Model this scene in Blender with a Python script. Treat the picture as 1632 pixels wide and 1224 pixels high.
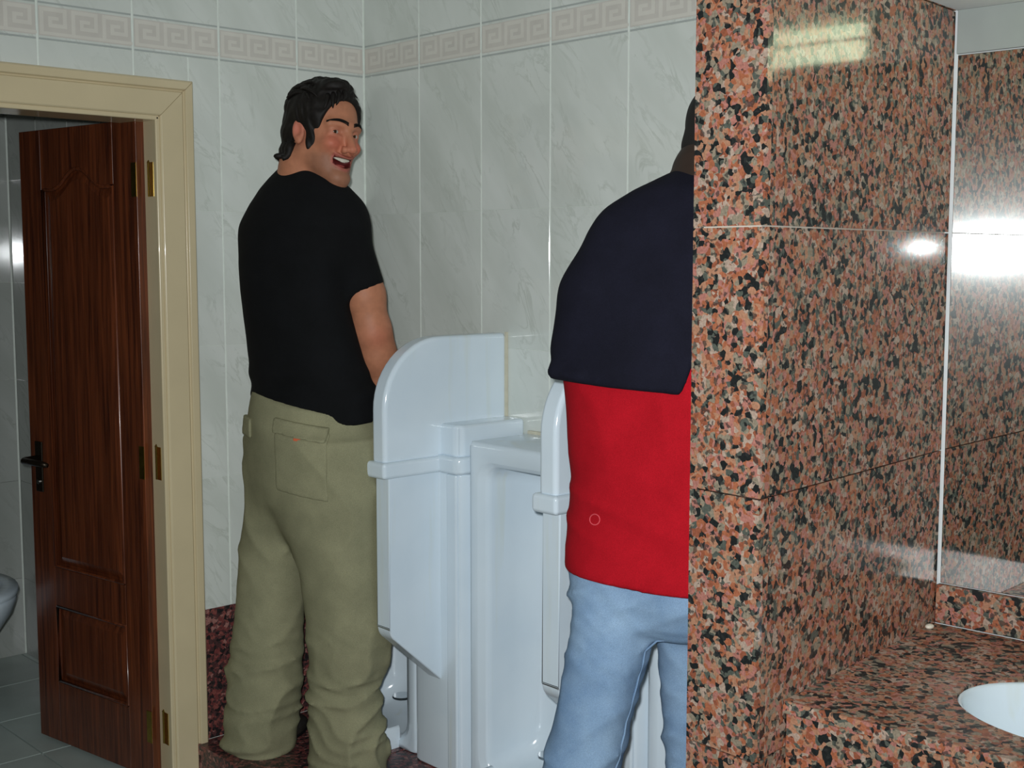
import bpy, math, random
import numpy as np
from mathutils import Vector, Matrix

random.seed(7)
for o in list(bpy.data.objects):
    bpy.data.objects.remove(o, do_unlink=True)
scene = bpy.context.scene
COL = scene.collection

# ------------------------------------------------------------------ camera
FPX, HY, CX, CY = 2020.0, 413.0, 816.0, 612.0
PITCH = math.atan((CY - HY) / FPX)
YAW = math.radians(47.0)
CAM = np.array([-2.301, -3.1135, 1.45])
FW = np.array([math.cos(YAW) * math.cos(PITCH), math.sin(YAW) * math.cos(PITCH), -math.sin(PITCH)])
RT = np.array([math.sin(YAW), -math.cos(YAW), 0.0])
UP = np.cross(RT, FW)
FWH = np.array([math.cos(YAW), math.sin(YAW), 0.0])


def at(px, py, dh):
    """measured picture point -> room point on the upright plane dh metres from the camera"""
    d = FW + RT * (px - CX) / FPX - UP * (py - CY) / FPX
    return CAM + d * (dh / (d @ FWH))


cd = bpy.data.cameras.new('camera')
cam = bpy.data.objects.new('camera', cd)
COL.objects.link(cam)
cd.sensor_width = 36.0
cd.lens = FPX / 1632.0 * 36.0
cd.clip_start = 0.02
cam.location = CAM
cam.rotation_euler = (math.radians(90) - PITCH, 0, YAW - math.radians(90))
scene.camera = cam

# ------------------------------------------------------------------ world, flash, exposure
w = bpy.data.worlds.new('world')
scene.world = w
w.use_nodes = True
w.node_tree.nodes['Background'].inputs[0].default_value = (0.8, 0.9, 1.0, 1)
w.node_tree.nodes['Background'].inputs[1].default_value = 0.01


def lamp(name, kind, loc, energy, color, **kw):
    ld = bpy.data.lights.new(name, kind)
    ld.energy = energy
    ld.color = color
    for k, v in kw.items():
        setattr(ld, k, v)
    o = bpy.data.objects.new(name, ld)
    COL.objects.link(o)
    o.location = loc
    return o


# the camera's own flash, a little above and left of the lens
fl_ = lamp('camera_flash', 'SPOT', CAM + np.array([0, 0, 0.045]) - RT * 0.03, 168.0, (0.94, 0.98, 1.0), shadow_soft_size=0.018, spot_size=math.radians(92), spot_blend=1.0)
fl_.rotation_euler = cam.rotation_euler

scene.view_settings.view_transform = 'Standard'
scene.view_settings.look = 'None'
scene.view_settings.gamma = 1.0
scene.view_settings.use_curve_mapping = False
scene.view_settings.exposure = 0.48


# ------------------------------------------------------------------ node helpers
def srgb(r, g, b):
    f = lambda c: (c / 255 / 12.92) if c / 255 <= 0.04045 else ((c / 255 + 0.055) / 1.055) ** 2.4
    return (f(r), f(g), f(b), 1)


class NT:
    def __init__(s, name):
        s.m = bpy.data.materials.new(name)
        s.m.use_nodes = True
        s.t = s.m.node_tree
        s.b = s.t.nodes['Principled BSDF']

    def n(s, typ, **kw):
        nd = s.t.nodes.new(typ)
        for k, v in kw.items():
            if k in nd.inputs:
                nd.inputs[k].default_value = v
            else:
                setattr(nd, k, v)
        return nd

    def l(s, a, b):
        s.t.links.new(a, b)

    def coord(s, rand=0.0, scale=(1, 1, 1), rot=(0, 0, 0), out='Object'):
        tc = s.n('ShaderNodeTexCoord')
        mp = s.n('ShaderNodeMapping')
        mp.inputs['Scale'].default_value = scale
        mp.inputs['Rotation'].default_value = rot
        s.l(tc.outputs[out], mp.inputs['Vector'])
        if rand:
            oi = s.n('ShaderNodeObjectInfo')
            mu = s.n('ShaderNodeMath', operation='MULTIPLY')
            mu.inputs[1].default_value = rand
            s.l(oi.outputs['Random'], mu.inputs[0])
            s.l(mu.outputs[0], mp.inputs['Location'])
        return mp.outputs[0]

    def ramp(s, fac, stops, interp='LINEAR'):
        r = s.n('ShaderNodeValToRGB')
        r.color_ramp.interpolation = interp
        el = r.color_ramp.elements
        while len(el) < len(stops):
            el.new(0.5)
        for e, (p, c) in zip(el, stops):
            e.position = p
            e.color = c
        s.l(fac, r.inputs[0])
        return r.outputs[0]

    def mix(s, fac, a, b, blend='MIX'):
        m = s.n('ShaderNodeMix', data_type='RGBA', blend_type=blend)
        for i, v in ((0, fac), (6, a), (7, b)):
            if hasattr(v, 'links') or hasattr(v, 'is_linked'):
                s.l(v, m.inputs[i])
            else:
                m.inputs[i].default_value = v
        return m.outputs[2]

    def bump(s, h, strength, dist=0.01):
        b = s.n('ShaderNodeBump')
        b.inputs['Strength'].default_value = strength
        b.inputs['Distance'].default_value = dist
        s.l(h, b.inputs['Height'])
        s.l(b.outputs[0], s.b.inputs['Normal'])

    def base(s, col, rough=0.5, **kw):
        if hasattr(col, 'is_linked'):
            s.l(col, s.b.inputs['Base Color'])
        else:
            s.b.inputs['Base Color'].default_value = col
        s.b.inputs['Roughness'].default_value = rough
        for k, v in kw.items():
            s.b.inputs[k.replace('_', ' ')].default_value = v
        return s.m


def plain(name, col, rough=0.5, noise=0.0, nscale=40, **kw):
    t = NT(name)
    if noise:
        nz = t.n('ShaderNodeTexNoise', Scale=nscale, Detail=4.0)
        t.l(t.coord(), nz.inputs['Vector'])
        c = t.mix(0.5, col, col)
        lo = tuple(x * (1 - noise) for x in col[:3]) + (1,)
        hi = tuple(min(1, x * (1 + noise)) for x in col[:3]) + (1,)
        col = t.ramp(nz.outputs['Fac'], [(0.3, lo), (0.7, hi)])
    return t.base(col, rough, **kw)


# ------------------------------------------------------------------ materials
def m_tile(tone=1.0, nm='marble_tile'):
    t = NT(nm)
    v = t.coord(rand=37.0, rot=(0.0, 0.0, 0.0))
    # veins run down to the right on both walls: use height against the along-wall distance
    sp = t.n('ShaderNodeSeparateXYZ')
    t.l(v, sp.inputs[0])
    a1 = t.n('ShaderNodeMath', operation='SUBTRACT')
    t.l(sp.outputs[0], a1.inputs[0]); t.l(sp.outputs[1], a1.inputs[1])      # along the wall, to the right
    k = t.n('ShaderNodeMath', operation='MULTIPLY'); k.inputs[1].default_value = 0.75
    t.l(sp.outputs[2], k.inputs[0])
    a2 = t.n('ShaderNodeMath', operation='ADD')
    t.l(a1.outputs[0], a2.inputs[0]); t.l(k.outputs[0], a2.inputs[1])
    a3 = t.n('ShaderNodeMath', operation='SUBTRACT')
    t.l(a1.outputs[0], a3.inputs[0]); t.l(sp.outputs[2], a3.inputs[1])
    cb = t.n('ShaderNodeCombineXYZ')
    m1 = t.n('ShaderNodeMath', operation='MULTIPLY'); m1.inputs[1].default_value = 1.0
    t.l(a2.outputs[0], m1.inputs[0])
    m2 = t.n('ShaderNodeMath', operation='MULTIPLY'); m2.inputs[1].default_value = 0.28
    t.l(a3.outputs[0], m2.inputs[0])
    t.l(m1.outputs[0], cb.inputs[0]); t.l(m2.outputs[0], cb.inputs[1]); t.l(a1.outputs[0], cb.inputs[2])
    cb2 = t.n('ShaderNodeVectorMath', operation='MULTIPLY'); cb2.inputs[1].default_value = (1, 1, 0)
    t.l(cb.outputs[0], cb2.inputs[0])
    oi = t.n('ShaderNodeObjectInfo')
    ad = t.n('ShaderNodeVectorMath', operation='ADD')
    t.l(cb2.outputs[0], ad.inputs[0]); t.l(oi.outputs['Location'], ad.inputs[1])
    nz = t.n('ShaderNodeTexNoise', Scale=11.0, Detail=6.0, Roughness=0.62, Distortion=0.9)
    t.l(ad.outputs[0], nz.inputs['Vector'])
    vein = t.ramp(nz.outputs['Fac'], [(0.455, (0, 0, 0, 1)), (0.492, (1, 1, 1, 1)), (0.53, (0, 0, 0, 1))])
    n2 = t.n('ShaderNodeTexNoise', Scale=7.0, Detail=3.0)
    t.l(ad.outputs[0], n2.inputs['Vector'])
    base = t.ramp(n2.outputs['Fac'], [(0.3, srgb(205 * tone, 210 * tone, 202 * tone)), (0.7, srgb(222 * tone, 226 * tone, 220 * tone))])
    n3 = t.n('ShaderNodeTexNoise', Scale=14.0, Detail=2.0)
    t.l(ad.outputs[0], n3.inputs['Vector'])
    gate = t.ramp(n3.outputs['Fac'], [(0.42, (0, 0, 0, 1)), (0.68, (0.44, 0.44, 0.44, 1))])
    f = t.mix(1.0, vein, gate, 'MULTIPLY')
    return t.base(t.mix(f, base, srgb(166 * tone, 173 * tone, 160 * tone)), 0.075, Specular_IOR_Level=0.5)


def m_granite(name, stops, scale=95, rough=0.16, coat=0.9, fleck=(0.03, 0.031, 0.03, 1), spec=0.5):
    t = NT(name)
    v = t.coord(rand=23.0)
    nz = t.n('ShaderNodeTexNoise', Scale=scale * 0.55, Detail=3.0)
    t.l(v, nz.inputs['Vector'])
    md = t.n('ShaderNodeVectorMath', operation='MULTIPLY_ADD')
    md.inputs[1].default_value = (0.014, 0.014, 0.014)
    t.l(nz.outputs['Color'], md.inputs[0]); t.l(v, md.inputs[2])
    vo = t.n('ShaderNodeTexVoronoi', Scale=scale)
    t.l(md.outputs[0], vo.inputs['Vector'])
    sp = t.n('ShaderNodeSeparateColor')
    t.l(vo.outputs['Color'], sp.inputs[0])
    # clusters: large scale noise shifts the choice of mineral
    n2 = t.n('ShaderNodeTexNoise', Scale=scale * 0.28, Detail=2.0)
    t.l(v, n2.inputs['Vector'])
    m = t.n('ShaderNodeMath', operation='MULTIPLY_ADD'); m.inputs[1].default_value = 0.9; m.inputs[2].default_value = -0.45
    t.l(n2.outputs['Fac'], m.inputs[0])
    ad = t.n('ShaderNodeMath', operation='ADD', use_clamp=True)
    t.l(sp.outputs[0], ad.inputs[0]); t.l(m.outputs[0], ad.inputs[1])
    col = t.ramp(ad.outputs[0], stops, 'CONSTANT')
    v2 = t.n('ShaderNodeTexVoronoi', Scale=scale * 1.9)
    t.l(md.outputs[0], v2.inputs['Vector'])
    s2 = t.n('ShaderNodeSeparateColor'); t.l(v2.outputs['Color'], s2.inputs[0])
    fk = t.ramp(s2.outputs[1], [(0.0, (0, 0, 0, 1)), (0.84, (0.75, 0.75, 0.75, 1))], 'CONSTANT')
    col = t.mix(fk, col, fleck)
    n4 = t.n('ShaderNodeTexNoise', Scale=scale * 3, Detail=2.0); t.l(v, n4.inputs['Vector'])
    g = t.ramp(n4.outputs['Fac'], [(0.3, (0.72, 0.72, 0.72, 1)), (0.7, (1.12, 1.12, 1.12, 1))])
    col = t.mix(1.0, col, g, 'MULTIPLY')
    t.base(col, rough, Coat_Weight=coat, Coat_Roughness=0.10, Specular_IOR_Level=spec)
    n5 = t.n('ShaderNodeTexNoise', Scale=scale * 0.9, Detail=2.0); t.l(v, n5.inputs['Vector'])
    t.bump(n5.outputs['Fac'], 0.06, 0.002)
    return t.m


def m_wood(name, dark, light):
    t = NT(name)
    v = t.coord(rand=9.0, scale=(14, 14, 0.55))
    nz = t.n('ShaderNodeTexNoise', Scale=5.0, Detail=7.0, Roughness=0.65, Distortion=0.6)
    t.l(v, nz.inputs['Vector'])
    col = t.ramp(nz.outputs['Fac'], [(0.32, dark), (0.72, light)])
    v2 = t.coord(rand=5.0, scale=(60, 60, 0.8))
    n2 = t.n('ShaderNodeTexNoise', Scale=6.0, Detail=4.0); t.l(v2, n2.inputs['Vector'])
    g = t.ramp(n2.outputs['Fac'], [(0.35, (0.7, 0.7, 0.7, 1)), (0.65, (1.1, 1.1, 1.1, 1))])
    t.base(t.mix(1.0, col, g, 'MULTIPLY'), 0.28, Coat_Weight=0.3, Coat_Roughness=0.12)
    t.bump(n2.outputs['Fac'], 0.08, 0.002)
    return t.m


def m_cloth(name, lo, hi, scale=500, rough=0.9, big=14, bumpk=0.25, sheen=0.0):
    t = NT(name)
    v = t.coord()
    nz = t.n('ShaderNodeTexNoise', Scale=big, Detail=5.0, Roughness=0.6); t.l(v, nz.inputs['Vector'])
    col = t.ramp(nz.outputs['Fac'], [(0.3, lo), (0.7, hi)])
    n2 = t.n('ShaderNodeTexNoise', Scale=scale, Detail=2.0); t.l(v, n2.inputs['Vector'])
    g = t.ramp(n2.outputs['Fac'], [(0.3, (0.82, 0.82, 0.82, 1)), (0.7, (1.1, 1.1, 1.1, 1))])
    t.base(t.mix(1.0, col, g, 'MULTIPLY'), rough, Specular_IOR_Level=0.15, Sheen_Weight=sheen)
    t.bump(n2.outputs['Fac'], bumpk, 0.002)
    return t.m


def m_skin(name):
    t = NT(name)
    at_ = t.n('ShaderNodeAttribute', attribute_name='tint')
    v = t.coord()
    nz = t.n('ShaderNodeTexNoise', Scale=60.0, Detail=5.0); t.l(v, nz.inputs['Vector'])
    g = t.ramp(nz.outputs['Fac'], [(0.3, (0.9, 0.88, 0.87, 1)), (0.7, (1.06, 1.04, 1.03, 1))])
    col = t.mix(1.0, at_.outputs['Color'], g, 'MULTIPLY')
    t.base(col, 0.55, Specular_IOR_Level=0.3)
    n2 = t.n('ShaderNodeTexNoise', Scale=420.0, Detail=2.0); t.l(v, n2.inputs['Vector'])
    t.bump(n2.outputs['Fac'], 0.12, 0.001)
    return t.m


def m_ceramic():
    t = NT('white_glazed_ceramic')
    v = t.coord()
    nz = t.n('ShaderNodeTexNoise', Scale=5.0, Detail=3.0); t.l(v, nz.inputs['Vector'])
    col = t.ramp(nz.outputs['Fac'], [(0.3, srgb(212, 226, 236)), (0.7, srgb(222, 234, 242))])
    v2 = t.coord(scale=(9, 9, 0.7))
    n2 = t.n('ShaderNodeTexNoise', Scale=2.2, Detail=3.0); t.l(v2, n2.inputs['Vector'])
    st = t.ramp(n2.outputs['Fac'], [(0.62, (0, 0, 0, 1)), (0.76, (0.28, 0.28, 0.28, 1))])
    return t.base(t.mix(st, col, srgb(206, 208, 180)), 0.13, Specular_IOR_Level=0.55)


PINK = srgb(198, 122, 92)
GRAN = [(0.0, (0.016, 0.018, 0.018, 1)), (0.15, srgb(84, 88, 80)), (0.24, srgb(140, 128, 110)), (0.37, srgb(170, 124, 98)),
        (0.54, srgb(162, 98, 70)), (0.66, srgb(170, 114, 102)), (0.79, srgb(144, 84, 62)), (0.89, srgb(172, 150, 134))]
REDG = [(0.0, (0.022, 0.016, 0.017, 1)), (0.24, srgb(80, 52, 52)), (0.42, srgb(120, 62, 60)), (0.62, srgb(138, 78, 72)),
        (0.8, srgb(92, 56, 56)), (0.93, srgb(160, 112, 104))]
M = {}
M['tile'] = m_tile()
M['tile_dimmed'] = m_tile(0.80, 'dimmed_marble_tile')  # darkened copy of the wall tile; the cubicle's dim light is put into its colour
M['granite'] = m_granite('polished_pink_granite', GRAN, rough=0.4, spec=0.03)
M['granite_top'] = m_granite('worn_pink_granite', GRAN, rough=0.5, coat=0.0, spec=0.25)
M['redgranite'] = m_granite('dark_red_granite', REDG, scale=110, rough=0.4, coat=0.1)
M['grout'] = plain('pale_grout', srgb(226, 232, 224), 0.7, 0.05)
M['ggrout'] = plain('granite_joint', srgb(196, 186, 172), 0.7, 0.05)
M['key_bg'] = plain('meander_ground', srgb(206, 201, 192), 0.3, 0.04, 20)
M['key_line'] = plain('meander_line', srgb(217, 213, 203), 0.3, 0.03, 20)
M['key_edge'] = plain('meander_edge', srgb(172, 178, 174), 0.3, 0.03, 20)
M['cream'] = plain('cream_gloss_paint', srgb(210, 194, 158), 0.22, 0.03, 8, Coat_Weight=0.3)
M['wood'] = m_wood('dark_stained_wood', srgb(62, 28, 18), srgb(128, 66, 36))
M['brass'] = plain('brass', srgb(190, 160, 80), 0.25, 0.1, 60, Metallic=1.0)
M['bronze'] = plain('dark_bronze', srgb(58, 50, 40), 0.35, 0.1, 60, Metallic=0.8)
M['steel'] = plain('chrome', srgb(200, 205, 208), 0.15, 0.03, 60, Metallic=1.0)
M['ceramic'] = m_ceramic()
M['plaster'] = plain('white_ceiling_paint', srgb(222, 226, 226), 0.8, 0.03, 6)
M['greypanel'] = plain('grey_painted_board', srgb(150, 156, 152), 0.45, 0.04, 12)
M['mirror'] = plain('mirror_silver', (0.83, 0.86, 0.84, 1), 0.012, 0.01, 3, Metallic=1.0)
M['ftile'] = plain('grey_floor_tile', srgb(176, 188, 182), 0.3, 0.07, 9)
M['fgrout'] = plain('dark_floor_grout', srgb(84, 90, 86), 0.8, 0.1)
M['sealant'] = plain('silicone_sealant', srgb(206, 200, 178), 0.5, 0.08, 30)
M['black'] = m_cloth('black_cotton', srgb(15, 16, 17), srgb(19, 20, 22), 700)
M['navy'] = m_cloth('navy_knit', srgb(19, 19, 30), srgb(24, 24, 37), 420, bumpk=0.3)
M['khaki'] = m_cloth('khaki_cotton', srgb(136, 134, 106), srgb(154, 151, 120), 600, big=10)
M['red'] = m_cloth('red_cotton', srgb(160, 12, 26), srgb(174, 16, 31), 600)
M['denim'] = m_cloth('pale_blue_denim', srgb(112, 140, 172), srgb(142, 168, 194), 650, big=9, bumpk=0.35)
M['shoe'] = plain('dark_shoe_leather', srgb(44, 40, 36), 0.5, 0.15, 30)
M['skin'] = m_skin('skin')
M['hair'] = plain('dark_brown_hair', srgb(22, 18, 15), 0.62, 0.35, 120, Specular_IOR_Level=0.25)
M['hair2'] = plain('black_cropped_hair', srgb(20, 17, 15), 0.75, 0.3, 300)
M['eye'] = plain('eye_white', srgb(176, 166, 156), 0.2, 0.02)
M['iris'] = plain('brown_iris', srgb(52, 36, 24), 0.15, 0.2, 900)
M['tooth'] = plain('tooth_enamel', srgb(214, 206, 190), 0.25, 0.03)
M['tongue'] = plain('tongue', srgb(150, 62, 60), 0.4, 0.08, 200)
M['emblem'] = plain('pinkish_print', srgb(206, 70, 80), 0.8, 0.05)
M['orange'] = plain('orange_tag', srgb(196, 92, 52), 0.7, 0.05)
te = NT('lit_lamp_diffuser')
te.base(srgb(235, 245, 215), 0.4)
te.b.inputs['Emission Color'].default_value = (0.86, 1.0, 0.66, 1)
te.b.inputs['Emission Strength'].default_value = 3.2
M['lit'] = te.m
te = NT('lit_ceiling_diffuser')
te.base(srgb(240, 245, 240), 0.4)
te.b.inputs['Emission Color'].default_value = (0.94, 1.0, 0.93, 1)
te.b.inputs['Emission Strength'].default_value = 1.9
M['lit2'] = te.m


# ------------------------------------------------------------------ object helpers
def empty(name, loc, label=None, cat=None, group=None, kind=None):
    o = bpy.data.objects.new(name, None)
    o.empty_display_size = 0.05
    COL.objects.link(o)
    o.location = loc
    tag(o, label, cat, group, kind)
    return o


def tag(o, label=None, cat=None, group=None, kind=None):
    if label: o['label'] = label
    if cat: o['category'] = cat
    if group: o['group'] = group
    if kind: o['kind'] = kind
    return o


def wloc(o):
    v = Vector((0, 0, 0))
    while o is not None:
        v = v + o.location
        o = o.parent
    return v


def link(name, me, parent=None, loc=(0, 0, 0)):
    o = bpy.data.objects.new(name, me)
    COL.objects.link(o)
    o.parent = parent
    o.location = loc
    return o


def meshobj(name, verts, faces, mat, parent=None, origin=None, smooth=False, bevel=0.0, seg=2):
    """verts in room coordinates; the object's origin goes to `origin` (default: their middle)"""
    V = np.asarray(verts, float)
    if origin is None:
        origin = (V.min(0) + V.max(0)) / 2
    origin = np.asarray(origin, float)
    me = bpy.data.meshes.new(name)
    me.from_pydata((V - origin).tolist(), [], [tuple(f) for f in faces])
    me.materials.append(M[mat] if isinstance(mat, str) else mat)
    if smooth:
        me.polygons.foreach_set('use_smooth', [True] * len(me.polygons))
    me.update()
    pl = wloc(parent) if parent else Vector((0, 0, 0))
    o = link(name, me, parent, Vector(origin) - pl)
    if bevel:
        b = o.modifiers.new('bevel', 'BEVEL')
        b.width = bevel
        b.segments = seg
        b.limit_method = 'ANGLE'
        b.angle_limit = math.radians(32)
        me.polygons.foreach_set('use_smooth', [True] * len(me.polygons))
        b.harden_normals = True
    return o


BF = [(0, 3, 2, 1), (4, 5, 6, 7), (0, 1, 5, 4), (1, 2, 6, 5), (2, 3, 7, 6), (3, 0, 4, 7)]


def boxv(x0, x1, y0, y1, z0, z1):
    x0, x1 = min(x0, x1), max(x0, x1); y0, y1 = min(y0, y1), max(y0, y1); z0, z1 = min(z0, z1), max(z0, z1)
    return [(x0, y0, z0), (x1, y0, z0), (x1, y1, z0), (x0, y1, z0), (x0, y0, z1), (x1, y0, z1), (x1, y1, z1), (x0, y1, z1)]


def box(name, b, mat, parent=None, bevel=0.0, seg=2, smooth=False):
    return meshobj(name, boxv(*b), BF, mat, parent, bevel=bevel, seg=seg)


class MB:
    def __init__(s): s.v = []; s.f = []

    def add(s, v, f):
        o = len(s.v)
        s.v += [tuple(map(float, p)) for p in v]
        s.f += [tuple(i + o for i in q) for q in f]
        return s

    def box(s, *b): return s.add(boxv(*b), BF)

    def prism(s, poly, off):
        """extrude a polygon (3d points, counter-clockwise seen against off) by off"""
        n = len(poly); off = np.asarray(off, float)
        P = [np.asarray(p, float) for p in poly]
        v = P + [p + off for p in P]
        f = [tuple(range(n - 1, -1, -1)), tuple(range(n, 2 * n))]
        f += [(i, (i + 1) % n, n + (i + 1) % n, n + i) for i in range(n)]
        return s.add(v, f)

    def tube(s, pts, rad, seg=10, caps=True):
        P = [np.asarray(p, float) for p in pts]
        R = [rad] * len(P) if np.isscalar(rad) else rad
        rings = []
        prev = None
        for i, p in enumerate(P):
            t = P[min(i + 1, len(P) - 1)] - P[max(i - 1, 0)]
            t = t / (np.linalg.norm(t) + 1e-12)
            if prev is None:
                a = np.array([0, 0, 1.0]) if abs(t[2]) < 0.9 else np.array([1.0, 0, 0])
            else:
                a = prev
            a = a - t * (a @ t); a /= np.linalg.norm(a); prev = a
            b = np.cross(t, a)
            rings.append([p + R[i] * (a * math.cos(2 * math.pi * k / seg) + b * math.sin(2 * math.pi * k / seg)) for k in range(seg)])
        v = [q for r in rings for q in r]
        f = []
        for i in range(len(P) - 1):
            for k in range(seg):
                k2 = (k + 1) % seg
                f.append((i * seg + k, i * seg + k2, (i + 1) * seg + k2, (i + 1) * seg + k))
        if caps:
            f.append(tuple(range(seg - 1, -1, -1)))
            f.append(tuple((len(P) - 1) * seg + k for k in range(seg)))
        return s.add(v, f)

    def grid(s, rows, closed=False):
        n = len(rows[0]); v = [p for r in rows for p in r]; f = []
        for i in range(len(rows) - 1):
            for k in range(n if closed else n - 1):
                k2 = (k + 1) % n
                f.append((i * n + k, i * n + k2, (i + 1) * n + k2, (i + 1) * n + k))
        return s.add(v, f)

    def ellipsoid(s, c, r, seg=20, rings=12):
        rows = []
        for i in range(rings + 1):
            a = math.pi * (0.002 + 0.996 * i / rings)
            rows.append([(c[0] + r[0] * math.sin(a) * math.cos(2 * math.pi * k / seg), c[1] + r[1] * math.sin(a) * math.sin(2 * math.pi * k / seg),
                          c[2] + r[2] * math.cos(a)) for k in range(seg)])
        return s.grid(rows[::-1], True)

    def build(s, name, mat, parent=None, **kw):
        return meshobj(name, s.v, s.f, mat, parent, **kw)


# ------------------------------------------------------------------ tiles
_tm = {}


def tile_mesh(w, h, axis, t=0.006, c=0.0005, mat='tile', name='tile'):
    """a chamfered tile: axis 'A' faces -y, 'B' faces -x, 'C' faces +x, 'F' faces +z; origin at its back centre"""
    key = (round(w, 4), round(h, 4), axis, mat, t)
    if key in _tm: return _tm[key]
    a, b = w / 2, h / 2
    L = [(-a, -b, 0), (a, -b, 0), (a, b, 0), (-a, b, 0), (-a, -b, t - c), (a, -b, t - c), (a, b, t - c), (-a, b, t - c),
         (-a + c, -b + c, t), (a - c, -b + c, t), (a - c, b - c, t), (-a + c, b - c, t)]
    F = [(0, 1, 5, 4), (1, 2, 6, 5), (2, 3, 7, 6), (3, 0, 4, 7), (4, 5, 9, 8), (5, 6, 10, 9), (6, 7, 11, 10), (7, 4, 8, 11), (8, 9, 10, 11)]
    mp = {'A': lambda u, v, n: (u, -n, v), 'B': lambda u, v, n: (-n, -u, v), 'C': lambda u, v, n: (n, u, v), 'F': lambda u, v, n: (u, v, n)}[axis]
    me = bpy.data.meshes.new(name)
    me.from_pydata([mp(*p) for p in L], [], F)
    me.materials.append(M[mat]); me.update()
    _tm[key] = me
    return me


def minus(rect, hole):
    u0, u1, v0, v1 = rect; a0, a1, b0, b1 = hole
    if a0 >= u1 or a1 <= u0 or b0 >= v1 or b1 <= v0: return [rect]
    out = []
    if u0 < a0: out.append((u0, a0, v0, v1))
    if a1 < u1: out.append((a1, u1, v0, v1))
    m0, m1 = max(u0, a0), min(u1, a1)
    if v0 < b0: out.append((m0, m1, v0, b0))
    if b1 < v1: out.append((m0, m1, b1, v1))
    return [r for r in out if r[1] - r[0] > 0.012 and r[3] - r[2] > 0.012]


def tile_wall(parent, axis, plane, us, vs, holes=(), gu=0.0048, gv=0.0008, mat='tile', name='tile', band=None, t=0.006):
    """us: increasing coordinate along x (A), y (B, C) or x (F); vs: heights (or y for F)"""
    for i in range(len(us) - 1):
        for j in range(len(vs) - 1):
            rects = [(us[i], us[i + 1], vs[j], vs[j + 1])]
            for h in holes:
                rects = [q for r in rects for q in minus(r, h)]
            for (u0, u1, v0, v1) in rects:
                uc, vc = (u0 + u1) / 2, (v0 + v1) / 2
                me = tile_mesh(u1 - u0 - gu, v1 - v0 - gv, axis, t=t, mat=mat, name=name)
                loc = {'A': (uc, plane, vc), 'B': (plane, uc, vc), 'C': (plane, uc, vc), 'F': (uc, vc, plane)}[axis]
                o = link(name, me, parent, Vector(loc) - wloc(parent))
                if band and v0 < band < v1 and (u1 - u0) > 0.1:
                    meander(o, u1 - u0 - gu - 0.003, axis, 0.0062, 1.987 - vc)
    return


_km = {}


def meander(tile, w, axis, n, z0):
    key = (round(w, 3), axis, round(z0, 3))
    if key not in _km:
        mp = {'A': lambda u, v, q: (u, -q, v), 'B': lambda u, v, q: (-q, -u, v)}[axis]
        H = 0.092
        mes = []
        def flat(rects, q, nm, mat):
            vs, fs = [], []
            for (a, b, c, d) in rects:
                o = len(vs)
                vs += [mp(a, c, q), mp(b, c, q), mp(b, d, q), mp(a, d, q), mp(a, c, q - 0.0006), mp(b, c, q - 0.0006), mp(b, d, q - 0.0006), mp(a, d, q - 0.0006)]
                fs += [(o, o + 1, o + 2, o + 3), (o, o + 4, o + 5, o + 1), (o + 1, o + 5, o + 6, o + 2), (o + 2, o + 6, o + 7, o + 3), (o + 3, o + 7, o + 4, o)]
            me = bpy.data.meshes.new(nm); me.from_pydata(vs, [], fs); me.materials.append(M[mat]); me.update()
            return nm, me
        x0, x1 = -w / 2, w / 2
        mes.append(flat([(x0, x1, z0 + 0.010, z0 + H - 0.010)], n + 0.0003, 'printed_band', 'key_bg'))
        mes.append(flat([(x0, x1, z0, z0 + 0.0045), (x0, x1, z0 + H - 0.0045, z0 + H)], n + 0.0003, 'printed_edge_line', 'key_edge'))
        R = []
        N = 3; p = w / N; u = p / 8.2; hh = (H - 0.026); v = hh / 7.0; zb = z0 + 0.013
        for k in range(N):
            o = x0 + k * p + 0.3 * u
            g = lambda a, b, c, d: R.append((o + a * u, o + b * u, zb + c * v, zb + d * v))
            g(0, 1, 0, 7)            # rising bar
            g(1, 7, 6, 7)            # top run
            g(6, 7, 2, 6)            # down
            g(2.2, 6, 2, 3)          # back
            g(2.2, 3.2, 3, 4.8)      # up
            g(3.2, 4.9, 3.9, 4.8)    # hook
            g(1, 8.2, 0, 0.8)        # foot to the next key
        mes.append(flat(R, n + 0.0006, 'printed_key_line', 'key_line'))
        _km[key] = mes
    for nm, me in _km[key]:
        link(nm, me, tile)


# ------------------------------------------------------------------ the room shell
WT = 0.12                       # thickness of the door wall
HC = 2.70                       # ceiling
PLAT = 0.105                    # platform under the urinals
OP0, OP1, OPZ = -1.40, -0.675, 1.824     # door opening
S = 'structure'

fl = box('floor', (-4.2, 0.3, -4.6, 1.6, -0.15, -0.008), 'fgrout'); tag(fl, 'grey tiled floor with dark joints', None, None, S)
uf = [-4.2 + 0.333 * i for i in range(14)]
vf = [-4.52 + 0.333 * i for i in range(19)]
tile_wall(fl, 'F', -0.008, [u + 0.02 for u in uf if u < 0.3], vf, gu=0.005, gv=0.005, mat='ftile', name='floor_tile', t=0.008)

ce = box('ceiling', (-4.2, 0.3, -4.6, 1.6, HC, HC + 0.1), 'plaster'); tag(ce, 'white painted ceiling', None, None, S)

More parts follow.
